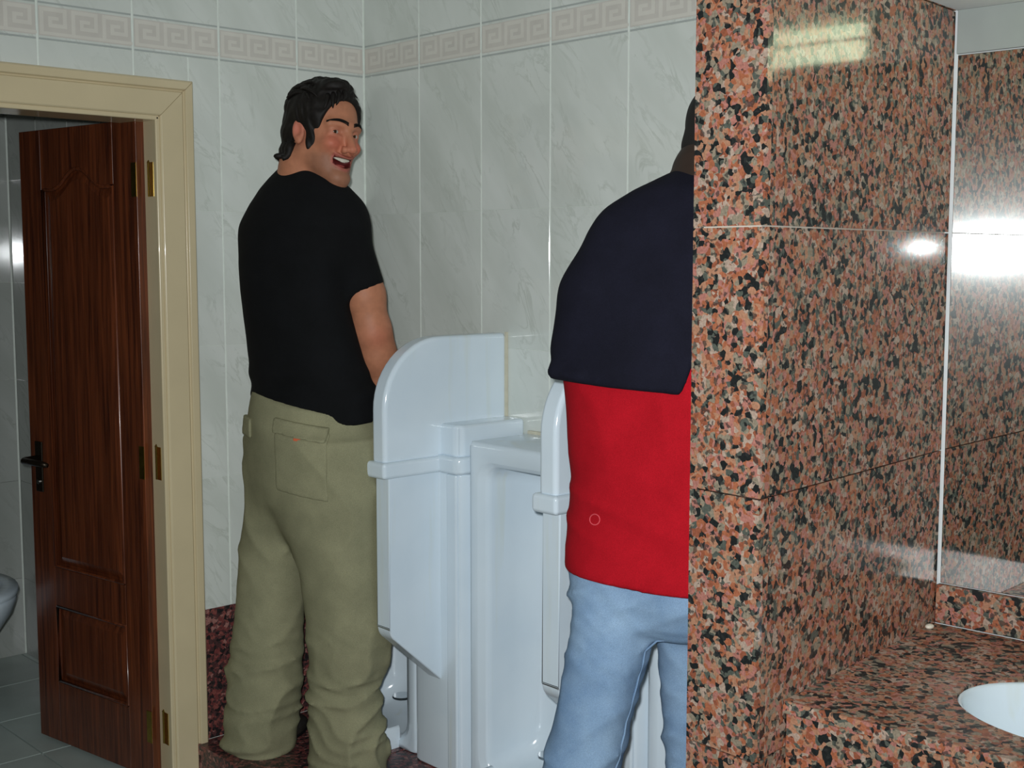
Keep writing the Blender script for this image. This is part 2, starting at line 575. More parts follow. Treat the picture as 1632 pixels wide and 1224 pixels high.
# wall with the doorway (left)
wl = MB()
wl.box(-4.2, OP0, 0.0014, WT, 0, HC); wl.box(OP1, 0.2, 0.0014, WT, 0, HC); wl.box(OP0, OP1, 0.0014, WT, OPZ, HC)
wall_left = wl.build('wall_left', 'grout', origin=(0, 0, 0)); tag(wall_left, 'marble-look tiled wall with the doorway', None, None, S)
rows = [0.477, 0.845, 1.213, 1.581, 1.9855, 2.317, 2.685]
usA = [-0.236 - 0.2505 * i for i in range(16)][::-1] + [-0.002]
tile_wall(wall_left, 'A', 0.006, usA, rows, holes=[(OP0 - 0.1, -0.580, 0, 1.90)], band=2.03)
for (a, b) in ((-0.578, -0.29), (-0.29, -0.002)):
    box('granite_slab', (a + 0.001, b - 0.001, -0.004, 0.006, PLAT, 0.476), 'redgranite', wall_left, bevel=0.001, seg=1)

# wall with the urinals (right)
wr = MB(); wr.box(0.0014, 0.2, -1.83, WT, 0, HC)
wall_right = wr.build('wall_right', 'grout', origin=(0, 0, 0)); tag(wall_right, 'marble-look tiled wall behind the urinals', None, None, S)
usB = [-0.261 - 0.264 * i for i in range(6)][::-1] + [-0.002]
tile_wall(wall_right, 'B', 0.006, [-1.80] + usB, rows, band=2.03)
for i in range(6):
    box('granite_slab', (-0.004, 0.006, -0.301 - 0.3 * i, -0.002 - 0.3 * i, PLAT, 0.476), 'redgranite', wall_right, bevel=0.001, seg=1)

# walls behind the camera
for nm, b, lab in (('wall_rear', (-4.2, 0.3, -4.6, -4.5, 0, HC), 'plain wall behind the camera'), ('wall_side', (-4.2, -4.1, -4.6, 0.1, 0, HC), 'plain side wall left of the camera')):
    tag(box(nm, b, M['tile_dimmed'] if nm == 'wall_rear' else M['plaster']), lab, None, None, S)

# toilet cubicle behind the door
cb = box('wall_cubicle_back', (-2.0, -0.4, 1.456, 1.55, 0, HC), 'grout'); tag(cb, 'tiled back wall of the toilet cubicle', None, None, S)
zr = [0.0, 0.285, 0.647, 1.017, 1.367, 1.727, 2.09, 2.45, HC]
tile_wall(cb, 'A', 1.456, [-2.0 + 0.25 * i for i in range(6)] + [-0.502], zr, mat='tile_dimmed')
cr = box('wall_cubicle_right', (-0.494, -0.35, WT, 1.5, 0, HC), 'grout'); tag(cr, 'tiled side wall of the toilet cubicle', None, None, S)
tile_wall(cr, 'B', -0.494, [WT + 0.01, 0.45, 0.70, 0.95, 1.2, 1.448], zr, mat='tile_dimmed')
cl = box('wall_cubicle_left', (-2.1, -2.0, WT, 1.5, 0, HC), 'grout'); tag(cl, 'plain left wall of the toilet cubicle', None, None, S)

# platform under the urinals
pf = MB(); pf.prism([(-0.608, 0.006, 0), (-0.608, -0.30, 0), (-0.70, -0.62, 0), (-0.80, -1.2, 0), (-0.80, -1.80, 0), (0.006, -1.80, 0), (0.006, 0.006, 0)], (0, 0, 0.075))
platform = pf.build('floor_platform', 'redgranite', origin=(0, 0, 0)); tag(platform, 'dark red granite step under the urinals', None, None, S)
for i, (ya, yb) in enumerate(((-0.002, -0.44), (-0.44, -0.88), (-0.88, -1.33), (-1.33, -1.80))):
    x0 = -0.62 - (0.0, 0.07, 0.19, 0.19)[i]; x1 = -0.62 - (0.05, 0.17, 0.19, 0.19)[i]
    if i == 0: x0 = x1 = -0.612
    mb = MB(); mb.prism([(x0, ya - 0.001, 0.075), (x1, yb + 0.001, 0.075), (0.004, yb + 0.001, 0.075), (0.004, ya - 0.001, 0.075)], (0, 0, 0.03))
    mb.build('step_slab', 'redgranite', platform, bevel=0.003)

# door casing
cas = empty('trim_1', (OP1, 0, 0), 'cream painted moulded door casing', None, None, S)
for nm, xa, xb, mir in (('casing_right', OP1, -0.578, 1), ('casing_left', OP0, OP0 - 0.097, -1)):
    # moulded profile across the width, lifted off the wall: flat, groove, raised outer band
    prof = [(0.0, 0.006), (0.0, -0.016), (0.004, -0.020), (0.064, -0.021), (0.067, -0.016), (0.070, -0.016), (0.073, -0.024), (0.092, -0.024), (0.097, -0.019), (0.097, 0.006)]
    poly = [(xa + mir * u, n, 0.0) for u, n in prof]
    top = [(xa + mir * u, n, OPZ + u) for u, n in prof]
    m = MB(); k = len(poly); m.add(poly + top, [tuple(range(k)), tuple(range(2 * k - 1, k - 1, -1))] + [(i, i + k, (i + 1) % k + k, (i + 1) % k) for i in range(k)])
    m.build('casing_upright', 'cream', cas, bevel=0.0015, seg=1)
Lp = [(OP0 - u, n, OPZ + u) for u, n in prof]; Rp = [(OP1 + u, n, OPZ + u) for u, n in prof]
m = MB(); k = len(Lp); m.add(Lp + Rp, [tuple(range(k)), tuple(range(2 * k - 1, k - 1, -1))] + [(i, i + k, (i + 1) % k + k, (i + 1) % k) for i in range(k)])
m.build('casing_head', 'cream', cas, bevel=0.0015, seg=1)
box('jamb_lining', (OP1 - 0.012, OP1 + 0.002, -0.014, WT, 0, OPZ), 'cream', cas, bevel=0.004)
box('jamb_lining', (OP0 - 0.002, OP0 + 0.012, -0.014, WT, 0, OPZ), 'cream', cas, bevel=0.004)
box('head_lining', (OP0, OP1, -0.014, WT, OPZ - 0.012, OPZ + 0.002), 'cream', cas, bevel=0.004)


# ------------------------------------------------------------------ the wooden door, swung into the cubicle
def build_door():
    hx, hy = -0.694, 0.052
    ex, ey = -0.782, 0.602
    u = np.array([ex - hx, ey - hy, 0]); W = np.linalg.norm(u); u /= W
    nrm = np.array([-u[1], u[0], 0])
    if nrm[0] > 0: nrm = -nrm                     # visible face looks to -x
    T = 0.038; Z0, Z1 = 0.012, 1.817
    o = np.array([hx, hy, 0])
    d = empty('door_1', o, 'dark stained wooden panelled door standing open', None, None, S)

    def pt(s, z, n): return o + u * s + nrm * n + np.array([0, 0, z])

    def slab(name, s0, s1, z0, z1, n0, n1, mat='wood', bevel=0.002):
        V = [pt(s, z, n) for z in (z0, z1) for (s, n) in ((s0, n0), (s1, n0), (s1, n1), (s0, n1))]
        return meshobj(name, V, BF, mat, d, bevel=bevel)
    h = T / 2
    sw = 0.105
    slab('stile', 0.0, sw, Z0, Z1, -h, h)
    slab('stile', W - sw, W, Z0, Z1, -h, h)
    slab('bottom_rail', sw, W - sw, Z0, 0.195, -h, h)
    slab('lock_rail', sw, W - sw, 0.43, 0.545, -h, h)
    # top rail with the arched lower edge
    zs, za = 1.645, 1.705
    arch = []
    N = 22
    for i in range(N + 1):
        t = i / N
        b = math.exp(-((t - 0.5) / 0.24) ** 2)
        arch.append((sw + (W - 2 * sw) * t, zs + (za - zs) * b + 0.006 * math.cos(t * 4 * math.pi) * (1 - b)))
    poly = [pt(s, z, -h) for s, z in arch] + [pt(W - sw, Z1, -h), pt(sw, Z1, -h)]
    MB().prism(poly, nrm * T).build('top_rail', 'wood', d, bevel=0.002)

    def panel(z0, z1, top=None):
        # raised field on a recessed ground, one piece
        g = 0.006; f = 0.020
        s0, s1 = sw, W - sw
        ring = lambda ins, n: ([pt(s0 + ins, z0 + ins, n), pt(s1 - ins, z0 + ins, n)] +
                               ([pt(s1 - ins, z1 - ins, n), pt(s0 + ins, z1 - ins, n)] if top is None else
                                [pt(np.clip(s, s0 + ins, s1 - ins), z - ins, n) for s, z in top[::-1]]))
        rows_ = [ring(0.0, -0.004), ring(0.0, 0.006), ring(0.012, 0.006), ring(0.034, 0.0135), ring(0.036, 0.0135)]
        m = MB(); m.grid(rows_, True)
        k = len(rows_[0]); m.f.append(tuple(range(4 * k, 5 * k))); m.f.append(tuple(range(k - 1, -1, -1)))
        m.build('panel', 'wood', d)
        # ovolo moulding round the panel
        r = ring(0.004, 0.0155)
        MB().tube(r + [r[0]], 0.0055, 8, False).build('panel_moulding', 'wood', d, smooth=True)
    panel(0.545, zs, arch)
    panel(0.195, 0.43)
    # hinges
    for z in (1.66, 0.90, 0.16):
        hg = MB()
        c = np.array([hx + 0.010, hy - 0.022, z])
        hg.tube([c + (0, 0, -0.045), c + (0, 0, 0.045)], 0.0065, 12)
        hg.tube([c + (0, 0, 0.045), c + (0, 0, 0.052)], [0.0075, 0.003], 12)
        hn = hg.build('hinge', 'brass', d, smooth=False)
        V = [pt(s, z + zz, n) for zz in (-0.045, 0.045) for (s, n) in ((0.0, h), (0.022, h), (0.022, h + 0.0015), (0.0, h + 0.0015))]
        meshobj('hinge_leaf', V, BF, 'brass', hn)
        V = boxv(OP1 - 0.0135, OP1 - 0.0115, 0.004, 0.03, z - 0.045, z + 0.045)
        meshobj('hinge_leaf', V, BF, 'brass', hn)
    # lever handle and plate
    sc = W - 0.05
    pl = [pt(s, z, n) for z in (0.765, 0.915) for (s, n) in ((sc - 0.018, h), (sc + 0.018, h), (sc + 0.018, h + 0.006), (sc - 0.018, h + 0.006))]
    p_ = meshobj('handle_plate', pl, BF, 'bronze', d, bevel=0.002)
    hd = MB(); hd.tube([pt(sc, 0.865, h), pt(sc, 0.865, h + 0.05), pt(sc - 0.012, 0.865, h + 0.06), pt(sc - 0.10, 0.863, h + 0.055), pt(sc - 0.115, 0.860, h + 0.048)], [0.010, 0.009, 0.010, 0.009, 0.006], 12)
    hd.build('lever', 'bronze', p_, smooth=True)
    kh = MB(); kh.tube([pt(sc, 0.795, h + 0.005), pt(sc, 0.795, h + 0.010)], 0.007, 12); kh.build('keyhole_rosette', 'steel', p_)
    # same lever on the far face
    hd = MB(); hd.tube([pt(sc, 0.865, -h), pt(sc, 0.865, -h - 0.05), pt(sc - 0.10, 0.863, -h - 0.052)], [0.010, 0.009, 0.008], 12)
    hd.build('lever', 'bronze', d, smooth=True)


build_door()


# ------------------------------------------------------------------ toilet in the cubicle
def build_toilet():
    cx, cy = -0.915, 0.98
    t = empty('toilet', (cx, cy, 0), 'white ceramic toilet just inside the open doorway', 'toilet')
    def ring(rx, ryf, ryb, z, oy=0, n=36):
        return [(cx + rx * math.cos(a), cy + oy + (ryf if math.sin(a) < 0 else ryb) * math.sin(a), z) for a in [2 * math.pi * k / n for k in range(n)]]
    m = MB()
    m.grid([ring(0.10, 0.13, 0.16, 0.0, 0.06), ring(0.105, 0.14, 0.17, 0.03, 0.06), ring(0.095, 0.12, 0.17, 0.12, 0.06), ring(0.12, 0.17, 0.2, 0.24, 0.03),
            ring(0.168, 0.235, 0.23, 0.34), ring(0.182, 0.25, 0.24, 0.38), ring(0.18, 0.248, 0.238, 0.395), ring(0.13, 0.19, 0.17, 0.395),
            ring(0.12, 0.18, 0.16, 0.36), ring(0.06, 0.09, 0.08, 0.25), ring(0.01, 0.01, 0.01, 0.24)], True)
    m.build('bowl', 'ceramic', t, smooth=True)
    m = MB(); m.grid([ring(0.185, 0.255, 0.24, 0.397), ring(0.188, 0.258, 0.24, 0.405), ring(0.185, 0.255, 0.24, 0.417), ring(0.125, 0.185, 0.16, 0.417), ring(0.12, 0.18, 0.155, 0.405), ring(0.125, 0.185, 0.16, 0.397), ring(0.185, 0.255, 0.24, 0.397)], True)
    m.build('seat', 'ceramic', t, smooth=True)
    box('cistern', (cx - 0.19, cx + 0.19, 1.26, 1.44, 0.40, 0.76), 'ceramic', t, bevel=0.02, seg=3)
    box('cistern_lid', (cx - 0.2, cx + 0.2, 1.25, 1.445, 0.76, 0.79), 'ceramic', t, bevel=0.01, seg=3)
    box('mounting_shelf', (cx - 0.11, cx + 0.11, 1.14, 1.30, 0.30, 0.40), 'ceramic', t, bevel=0.015, seg=3)


build_toilet()


# ------------------------------------------------------------------ urinals and dividers
def build_urinal(yc, label, hw=0.190):
    t = empty('urinal', (0, yc, PLAT), label, 'urinal', 'ceramic stall urinals in a row')
    XF, ZT = -0.215, 0.992
    # front sheet with the tall opening and the curved hollow: a grid in (angle, height)
    ow = 0.138; zo0, zo1 = 0.135, 0.935; rr = 0.045
    body = MB()
    # outer shell: sides, top, back, front frame
    def loop(ins_y, z_top, z_bot, r, x, n=6):
        pts = []
        a, b = -ins_y, ins_y
        for (cyy, czz, a0) in ((b - r, z_top - r, 0), (a + r, z_top - r, 90), (a + r, z_bot + r, 180), (b - r, z_bot + r, 270)):
            for i in range(n + 1):
                an = math.radians(a0 + 90 * i / n)
                pts.append((x, yc + cyy + r * math.cos(an), czz + r * math.sin(an)))
        return pts
    rows_ = [loop(hw, ZT, PLAT, 0.002, -0.001), loop(hw, ZT, PLAT, 0.004, XF + 0.012), loop(hw - 0.004, ZT - 0.004, PLAT + 0.002, 0.01, XF + 0.002), loop(hw - 0.012, ZT - 0.012, PLAT + 0.002, 0.015, XF),
             loop(ow + 0.022, zo1 + 0.012, zo0 - 0.012, rr + 0.014, XF), loop(ow + 0.018, zo1 + 0.009, zo0 - 0.010, rr + 0.012, XF + 0.002), loop(ow + 0.003, zo1 + 0.003, zo0 - 0.004, rr + 0.006, XF + 0.010), loop(ow - 0.002, zo1 - 0.001, zo0, rr, XF + 0.012), loop(ow - 0.006, zo1 - 0.003, zo0, rr, XF + 0.03),
             loop(ow - 0.012, zo1 - 0.006, zo0 + 0.01, rr, XF + 0.09), loop(ow - 0.03, zo1 - 0.016, zo0 + 0.03, rr, XF + 0.145), loop(ow - 0.06, zo1 - 0.04, zo0 + 0.07, 0.04, XF + 0.178), loop(ow - 0.11, zo1 - 0.12, zo0 + 0.12, 0.02, XF + 0.19)]
    body.grid(rows_, True)
    k = len(rows_[0])
    body.f.append(tuple(range(len(rows_) * k - k, len(rows_) * k)))
    body.build('stall_body', 'ceramic', t, smooth=True).data.polygons.foreach_set('use_smooth', [True] * len(body.f))
    # projecting foot lip
    lp = MB()
    L = [(XF + 0.004, -0.112), (XF - 0.03, -0.112), (XF - 0.062, -0.085), (XF - 0.075, -0.04), (XF - 0.075, 0.04), (XF - 0.062, 0.085), (XF - 0.03, 0.112), (XF + 0.004, 0.112)]
    def lr(z, kx, ky): return [(XF + (x - XF) * kx, yc + y * ky, z) for x, y in L]
    lp.grid([lr(PLAT, 1, 1), lr(0.13, 1, 1), lr(0.158, 1, 1), lr(0.166, 0.93, 0.97), lr(0.162, 0.75, 0.85), lr(0.14, 0.5, 0.7)], False)
    lp.build('foot_lip', 'ceramic', t, smooth=True)
    box('sealant_bead', (-0.010, -0.001, yc - hw, yc + hw, ZT - 0.002, ZT + 0.008), 'sealant', t, bevel=0.002)
    MB().tube([(XF + 0.1, yc, zo0 + 0.06), (XF + 0.1, yc, zo0 + 0.066)], 0.028, 20).build('drain_grate', 'steel', t)
    return t


build_urinal(-0.305, 'white stall urinal in the corner, in front of the man in black')
build_urinal(-0.905, 'white stall urinal between the two men, with a pale yellow streak')
build_urinal(-1.505, 'white stall urinal in front of the man in red and navy')


def build_divider(yc, label):
    t = empty('urinal_divider', (0, yc, PLAT), label, 'urinal divider', 'ceramic screens between the urinals')
    XC = -0.235
    # column from platform to the ledge
    m = MB()
    prof = [(0.0, -0.104), (XC + 0.03, -0.104), (XC + 0.006, -0.092), (XC, -0.07), (XC, 0.07), (XC + 0.006, 0.092), (XC + 0.03, 0.104), (0.0, 0.104)]
    m.prism([(x, yc + y, PLAT) for x, y in prof], (0, 0, 0.905 - PLAT))
    m.build('column', 'ceramic', t, bevel=0.006, seg=3)
    # two upright steps on the column face
    box('column_fillet', (XC - 0.004, XC + 0.02, yc - 0.088, yc - 0.048, PLAT + 0.001, 0.904), 'ceramic', t, bevel=0.006, seg=3)
    # upper cap of the column
    m = MB(); m.prism([(x, yc + y * 1.04, 0.905) for x, y in [(0.0, -0.104), (XC, -0.104), (XC - 0.012, -0.09), (XC - 0.012, 0.09), (XC, 0.104), (0.0, 0.104)]], (0, 0, 0.045))
    m.build('column_collar', 'ceramic', t, bevel=0.010, seg=3)
    m = MB(); m.prism([(0.0, yc - 0.092, 0.945), (XC + 0.018, yc - 0.092, 0.945), (XC + 0.004, yc - 0.076, 0.945), (XC + 0.004, yc + 0.076, 0.945), (XC + 0.018, yc + 0.092, 0.945), (0.0, yc + 0.092, 0.945)], (0, 0, 0.085))
    m.build('column_cap', 'ceramic', t, bevel=0.022, seg=4)
    # upper screen: wide quarter round at the front
    y0, y1 = yc - 0.020, yc + 0.034
    pts = [(0.0, 0.94), (0.0, 1.254)]
    cxr, czr, rx, rz = -0.228, 1.075, 0.184, 0.179
    for i in range(15):
        a = math.radians(90 + 90 * i / 14)
        pts.append((cxr + rx * math.cos(a), czr + rz * math.sin(a) + 0.0))
    pts += [(-0.412, 0.94)]
    MB().prism([(x, y1, z) for x, z in pts], (0, y0 - y1, 0)).build('upper_screen', 'ceramic', t, bevel=0.012, seg=4)
    # joining band
    m = MB(); m.prism([(-0.424, y0 - 0.012, 0.905), (-0.424, y1 + 0.012, 0.905), (-0.2, y1 + 0.012, 0.905), (-0.2, y0 - 0.012, 0.905)][::-1], (0, 0, 0.042))
    m.build('joining_band', 'ceramic', t, bevel=0.010, seg=3)
    # lower screen with the slanting foot
    pts = [(-0.15, 0.91), (-0.400, 0.91), (-0.400, 0.52)]
    for i in range(6):
        a = math.radians(180 + 55 * i / 5)
        pts.append((-0.360 + 0.04 * math.cos(a), 0.52 + 0.04 * math.sin(a)))
    pts += [(-0.225, 0.345), (-0.15, 0.345)]
    MB().prism([(x, y1, z) for x, z in pts][::-1], (0, y0 - y1, 0)).build('lower_screen', 'ceramic', t, bevel=0.008, seg=3)
    box('sealant_bead', (-0.006, -0.001, y0 - 0.006, y0 + 0.002, 1.03, 1.256), 'sealant', t)
    return t


build_divider(-0.605, 'white ceramic urinal screen beside the man in khaki trousers')
build_divider(-1.205, 'white ceramic urinal screen mostly hidden behind the red shirt')

# ------------------------------------------------------------------ granite partition, counter, mirror
A5 = math.radians(5.5)
UV = np.array([math.cos(A5), math.sin(A5), 0.0])          # along the partition, towards the mirror
MV = np.array([math.sin(A5), -math.cos(A5), 0.0])         # along the mirror, towards the camera side
Q0 = np.array([-0.030, -1.8997, 0.0])                     # corner of partition and mirror
P0 = np.array([-0.7097, -1.9651, 0.0])                    # near edge of the partition
E0 = P0 + np.array([0.0065, 0.1415, 0.0])                 # far edge of its end face
EM = math.radians(1.4)
MW = MV * math.cos(EM) - UV * math.sin(EM)                # the mirror stands a touch less than square to the granite
UW = UV * math.cos(EM) + MV * math.sin(EM)
SOF = 1.915                                               # underside of the dropped ceiling over the basins


def quadprism(name, a, b, n, th, z0, z1, mat, parent, bevel=0.0008, seg=1):
    """upright slab on the line a-b, thickness th along n"""
    a, b, n = (np.asarray(v, float) for v in (a, b, n))
    P = [a, b, b + n * th, a + n * th]
    if np.cross(b - a, n)[2] < 0: P = P[::-1]
    V = [p + np.array([0, 0, z]) for z in (z0, z1) for p in P]
    return meshobj(name, V, BF, mat, parent, bevel=bevel, seg=seg)


core = MB()
cp = [P0 - MV * 0.012 + UV * 0.012, Q0 - MV * 0.012 + UV * 0.03, Q0 - MV * 0.13 + UV * 0.03, E0 + UV * 0.012 + MV * 0.004]
core.prism([np.array([p[0], p[1], 0.0]) for p in cp], (0, 0, 2.45))
part = core.build('wall_partition', 'ggrout', origin=(0, 0, 0)); tag(part, 'wall clad in polished pink granite beside the basins', None, None, S)
zj = [0.0, 0.24, 0.66, 1.081, 1.500, 1.913, 2.45]
en = np.array([-math.sin(math.radians(87.4)), math.cos(math.radians(87.4)), 0.0])
en = np.array([-1.0, 0.045, 0.0]); en /= np.linalg.norm(en)
for i in range(len(zj) - 1):
    z0, z1 = zj[i] + 0.0012, zj[i + 1] - 0.0012
    quadprism('granite_slab', P0 + UV * 0.0, E0, -en, 0.0125, z0, z1, 'granite', part, bevel=0)
    quadprism('granite_slab', P0 + UV * 0.0135, P0 + UV * 0.031, -MV, 0.0125, z0, z1, 'granite', part, bevel=0)
    quadprism('granite_slab', P0 + UV * 0.0315, Q0, -MV, 0.0125, z0, z1, 'granite', part, bevel=0)
quadprism('granite_slab', E0, Q0 - MV * 0.142 + UV * 0.02, MV, 0.0125, PLAT, 2.45, 'granite', part, bevel=0)

# wall the mirror hangs on
mw = MB(); mw.prism([Q0 + UW * 0.010 - MW * 0.02, Q0 + UW * 0.010 + MW * 2.5, Q0 + UW * 0.055 + MW * 2.5, Q0 + UW * 0.055 - MW * 0.02], (0, 0, HC))
wm = mw.build('wall_mirror', 'plaster', origin=(0, 0, 0)); tag(wm, 'wall behind the basins carrying the mirror', None, None, S)
mi = quadprism('mirror', Q0 + MW * 0.006 + UW * 0.002, Q0 + MW * 2.2 + UW * 0.002, UW, 0.006, 0.819, 1.832, 'mirror', None, bevel=0.0015, seg=2)
tag(mi, 'large frameless wall mirror reflecting the granite wall', 'mirror')
bs = quadprism('backsplash', Q0 + MW * 0.002 - UW * 0.008, Q0 + MW * 2.2 - UW * 0.008, UW, 0.016, 0.741, 0.817, 'granite_top', None, bevel=0.0015)
tag(bs, 'low strip of dark pink granite under the mirror', 'backsplash')
fr = quadprism('mirror_valance', Q0 + MW * 0.004 + UW * 0.0, Q0 + MW * 2.2, UW, 0.008, 1.834, SOF, 'greypanel', None, bevel=0.001)
tag(fr, 'narrow grey board above the mirror', 'board')

# dropped ceiling above the basins
sf = MB(); sf.prism([Q0 + UV * 0.008 + MV * 0.001, P0 + UV * 0.2 + MV * 0.001, P0 + UV * 0.2 + MV * 2.2, Q0 + UV * 0.008 + MV * 2.2][::-1], (0, 0, 0.06))
for i in range(len(sf.v)): sf.v[i] = (sf.v[i][0], sf.v[i][1], sf.v[i][2] + SOF)
so = sf.build('ceiling_soffit', 'plaster', origin=(0, 0, 0)); tag(so, 'white dropped ceiling over the basins', None, None, S)

# lit strip lamp over the mirror, further along than the picture reaches
la = Q0 + MW * 0.155 - UW * 0.002
lp_ = empty('strip_light', la + np.array([0, 0, 1.875]), 'long lit strip lamp above the mirror, seen reflected in the granite', 'lamp')
quadprism('lamp_body', la, la + MW * 1.5, -UW, 0.018, 1.836, 1.912, 'steel', lp_, bevel=0.006)
quadprism('diffuser', la - UW * 0.018 + MW * 0.012, la - UW * 0.018 + MW * 1.48, -UW, 0.012, 1.838, 1.876, 'lit', lp_, bevel=0.006)
quadprism('diffuser', la - UW * 0.018 + MW * 0.012, la - UW * 0.018 + MW * 1.48, -UW, 0.008, 1.884, 1.910, 'lit', lp_, bevel=0.006)

# counter
CT = 0.740
ct = empty('vanity_counter', P0 + UV * 0.3 + MV * 0.4, 'polished pink granite counter with an inset basin', 'counter')
c0 = P0 + UV * 0.085 + MV * 0.001; c1 = Q0 - UV * 0.009 + MV * 0.001
BW = 1.3
bc = c0 + (c1 - c0) * 0.42 + MV * 0.40                    # basin centre
bA, bB = 0.155, 0.205                                     # half axes along UV, MV
def counter_top():
    # plate with an oval hole, made as a ring of quads between hole and rectangle
    n = 64; hole = []; rect = []
    tn = math.tan(EM); corners = [c0, c1, c1 + MV * BW - UV * BW * tn, c0 + MV * BW]
    L = np.linalg.norm(c1 - c0)
    for k in range(n):
        a = 2 * math.pi * k / n
        hole.append(bc + UV * bA * math.cos(a) + MV * bB * math.sin(a))
        dx, dy = math.cos(a), math.sin(a)
        ux, uy = (bc - c0) @ UV, (bc - c0) @ MV
        t = min(((L - ux - uy * tn) / (dx + dy * tn)) if dx + dy * tn > 1e-9 else 1e9, (-ux / dx) if dx < -1e-9 else 1e9, ((BW - uy) / dy) if dy > 1e-9 else 1e9, (-uy / dy) if dy < -1e-9 else 1e9)
        rect.append(bc + UV * dx * t + MV * dy * t)
    # snap nearest ring points to the true corners
    for c in corners:
        j = min(range(n), key=lambda i: np.linalg.norm(rect[i] - c)); rect[j] = c
    z = np.array([0, 0, CT]); zz = np.array([0, 0, CT - 0.02])
    m = MB(); m.grid([[p + zz for p in rect], [p + z for p in rect], [p + z for p in hole], [p + zz for p in hole], [p + zz for p in rect]], True)
    m.f = [f[::-1] for f in m.f]
    m.build('worktop', 'granite_top', ct)
counter_top()
quadprism('front_apron', c0 + MV * 0.0 + UV * 0.012, c0 + MV * BW + UV * 0.012, UV, 0.02, 0.54, CT - 0.021, 'granite', ct)
quadprism('end_support', c0 + MV * 0.001 + UV * 0.035, c1 + MV * 0.001, MV, 0.02, 0.0, CT - 0.021, 'granite', ct)
# basin
bn = empty('wash_basin', bc + np.array([0, 0, CT - 0.15]), 'white oval ceramic basin set in the granite counter', 'basin')
m = MB(); rows_ = []
for (k, z) in ((1.06, CT - 0.021), (1.0, CT - 0.021), (1.0, CT - 0.004), (0.985, CT - 0.002), (0.96, CT - 0.008), (0.93, CT - 0.04), (0.84, CT - 0.085), (0.66, CT - 0.12), (0.4, CT - 0.138), (0.12, CT - 0.143), (0.1, CT - 0.15)):
    rows_.append([bc + UV * bA * k * 0.995 * math.cos(2 * math.pi * i / 48) + MV * bB * k * 0.995 * math.sin(2 * math.pi * i / 48) + np.array([0, 0, z]) for i in range(48)])
m.grid(rows_, True); m.f = [f[::-1] for f in m.f]
m.build('bowl', 'ceramic', bn, smooth=True)
MB().tube([bc + np.array([0, 0, CT - 0.15]), bc + np.array([0, 0, CT - 0.139])], 0.022, 20).build('drain_ring', 'steel', bn)
# white bead modelled in place of a glint in the counter corner
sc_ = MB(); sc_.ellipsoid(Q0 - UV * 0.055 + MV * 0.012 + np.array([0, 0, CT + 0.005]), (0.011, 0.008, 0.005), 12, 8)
s_ = sc_.build('glint_bead', 'tooth', None, smooth=True); tag(s_, 'tiny white bead standing in for a glint in the corner of the granite counter', 'glint')

# ceiling lamp of the room
cl_ = empty('ceiling_light', (-2.3, -2.3, HC), 'lit rectangular ceiling lamp in the middle of the washroom', 'lamp')
box('lamp_housing', (-2.95, -1.65, -2.48, -2.12, HC - 0.06, HC - 0.001), 'plaster', cl_, bevel=0.01)
box('diffuser', (-2.92, -1.68, -2.45, -2.15, HC - 0.085, HC - 0.06), 'lit2', cl_, bevel=0.008)

#PEOPLE#
# ------------------------------------------------------------------ bodies: signed-distance shapes meshed on a grid
def smin(a, b, k):
    h = np.clip(0.5 + 0.5 * (b - a) / k, 0, 1)
    return b + (a - b) * h - k * h * (1 - h)


def smax(a, b, k): return -smin(-a, -b, k)


def ell(P, c, r, R=None):
    q = P - np.asarray(c, np.float32)
    if R is not None: q = q @ np.asarray(R, np.float32)
    r = np.asarray(r, np.float32)
    k0 = np.sqrt(((q / r) ** 2).sum(1)) + 1e-9
    k1 = np.sqrt(((q / (r * r)) ** 2).sum(1)) + 1e-9
    return k0 * (k0 - 1.0) / k1


def rcone(P, a, b, ra, rb):
    a = np.asarray(a, np.float32); b = np.asarray(b, np.float32)
    ab = b - a
    t = np.clip(((P - a) @ ab) / (ab @ ab + 1e-9), 0, 1)
    return np.linalg.norm(P - a - t[:, None] * ab, axis=1) - (ra + (rb - ra) * t)


def chain(P, pts, rad, k=0.02):
    d = None
    for i in range(len(pts) - 1):
        e = rcone(P, pts[i], pts[i + 1], rad[i], rad[i + 1])
        d = e if d is None else smin(d, e, k)
    return d


class Loft:
    """upright solid from rows (py, left px, right px), at distance dh, body turned by theta, depth/width ratio"""
    def __init__(s, rows_, dh, ratio=0.7, theta=0.0, n=2.3):
        Z, X, Y, A, B, T = [], [], [], [], [], []
        for r in rows_:
            py, l, rr = r[:3]
            d = r[3] if len(r) > 3 else dh
            ra = r[4] if len(r) > 4 else ratio
            c = at((l + rr) / 2, py, d)
            hw = (rr - l) / 2 / FPX * d
            a = hw / math.sqrt(math.cos(theta) ** 2 + (ra * math.sin(theta)) ** 2)
            Z.append(c[2]); X.append(c[0]); Y.append(c[1]); A.append(a); B.append(a * ra)
        o = np.argsort(Z)
        s.Z, s.X, s.Y, s.A, s.B = (np.asarray(q)[o] for q in (Z, X, Y, A, B))
        s.u = RT * math.cos(theta) + FWH * math.sin(theta)
        s.v = np.cross([0, 0, 1], s.u)
        s.n = n

    def __call__(s, P, grow=0.0, cap=True):
        z = P[:, 2]
        dx = P[:, 0] - np.interp(z, s.Z, s.X); dy = P[:, 1] - np.interp(z, s.Z, s.Y)
        a = np.maximum(np.interp(z, s.Z, s.A) + grow, 0.012); b = np.maximum(np.interp(z, s.Z, s.B) + grow, 0.012)
        U = np.abs(dx * s.u[0] + dy * s.u[1]) / a; V = np.abs(dx * s.v[0] + dy * s.v[1]) / b
        q = (U ** s.n + V ** s.n + 1e-12) ** (1 / s.n)
        d = (q - 1) * np.minimum(a, b)
        if cap: d = np.maximum(d, np.maximum(s.Z[0] - z, z - s.Z[-1]))
        return d


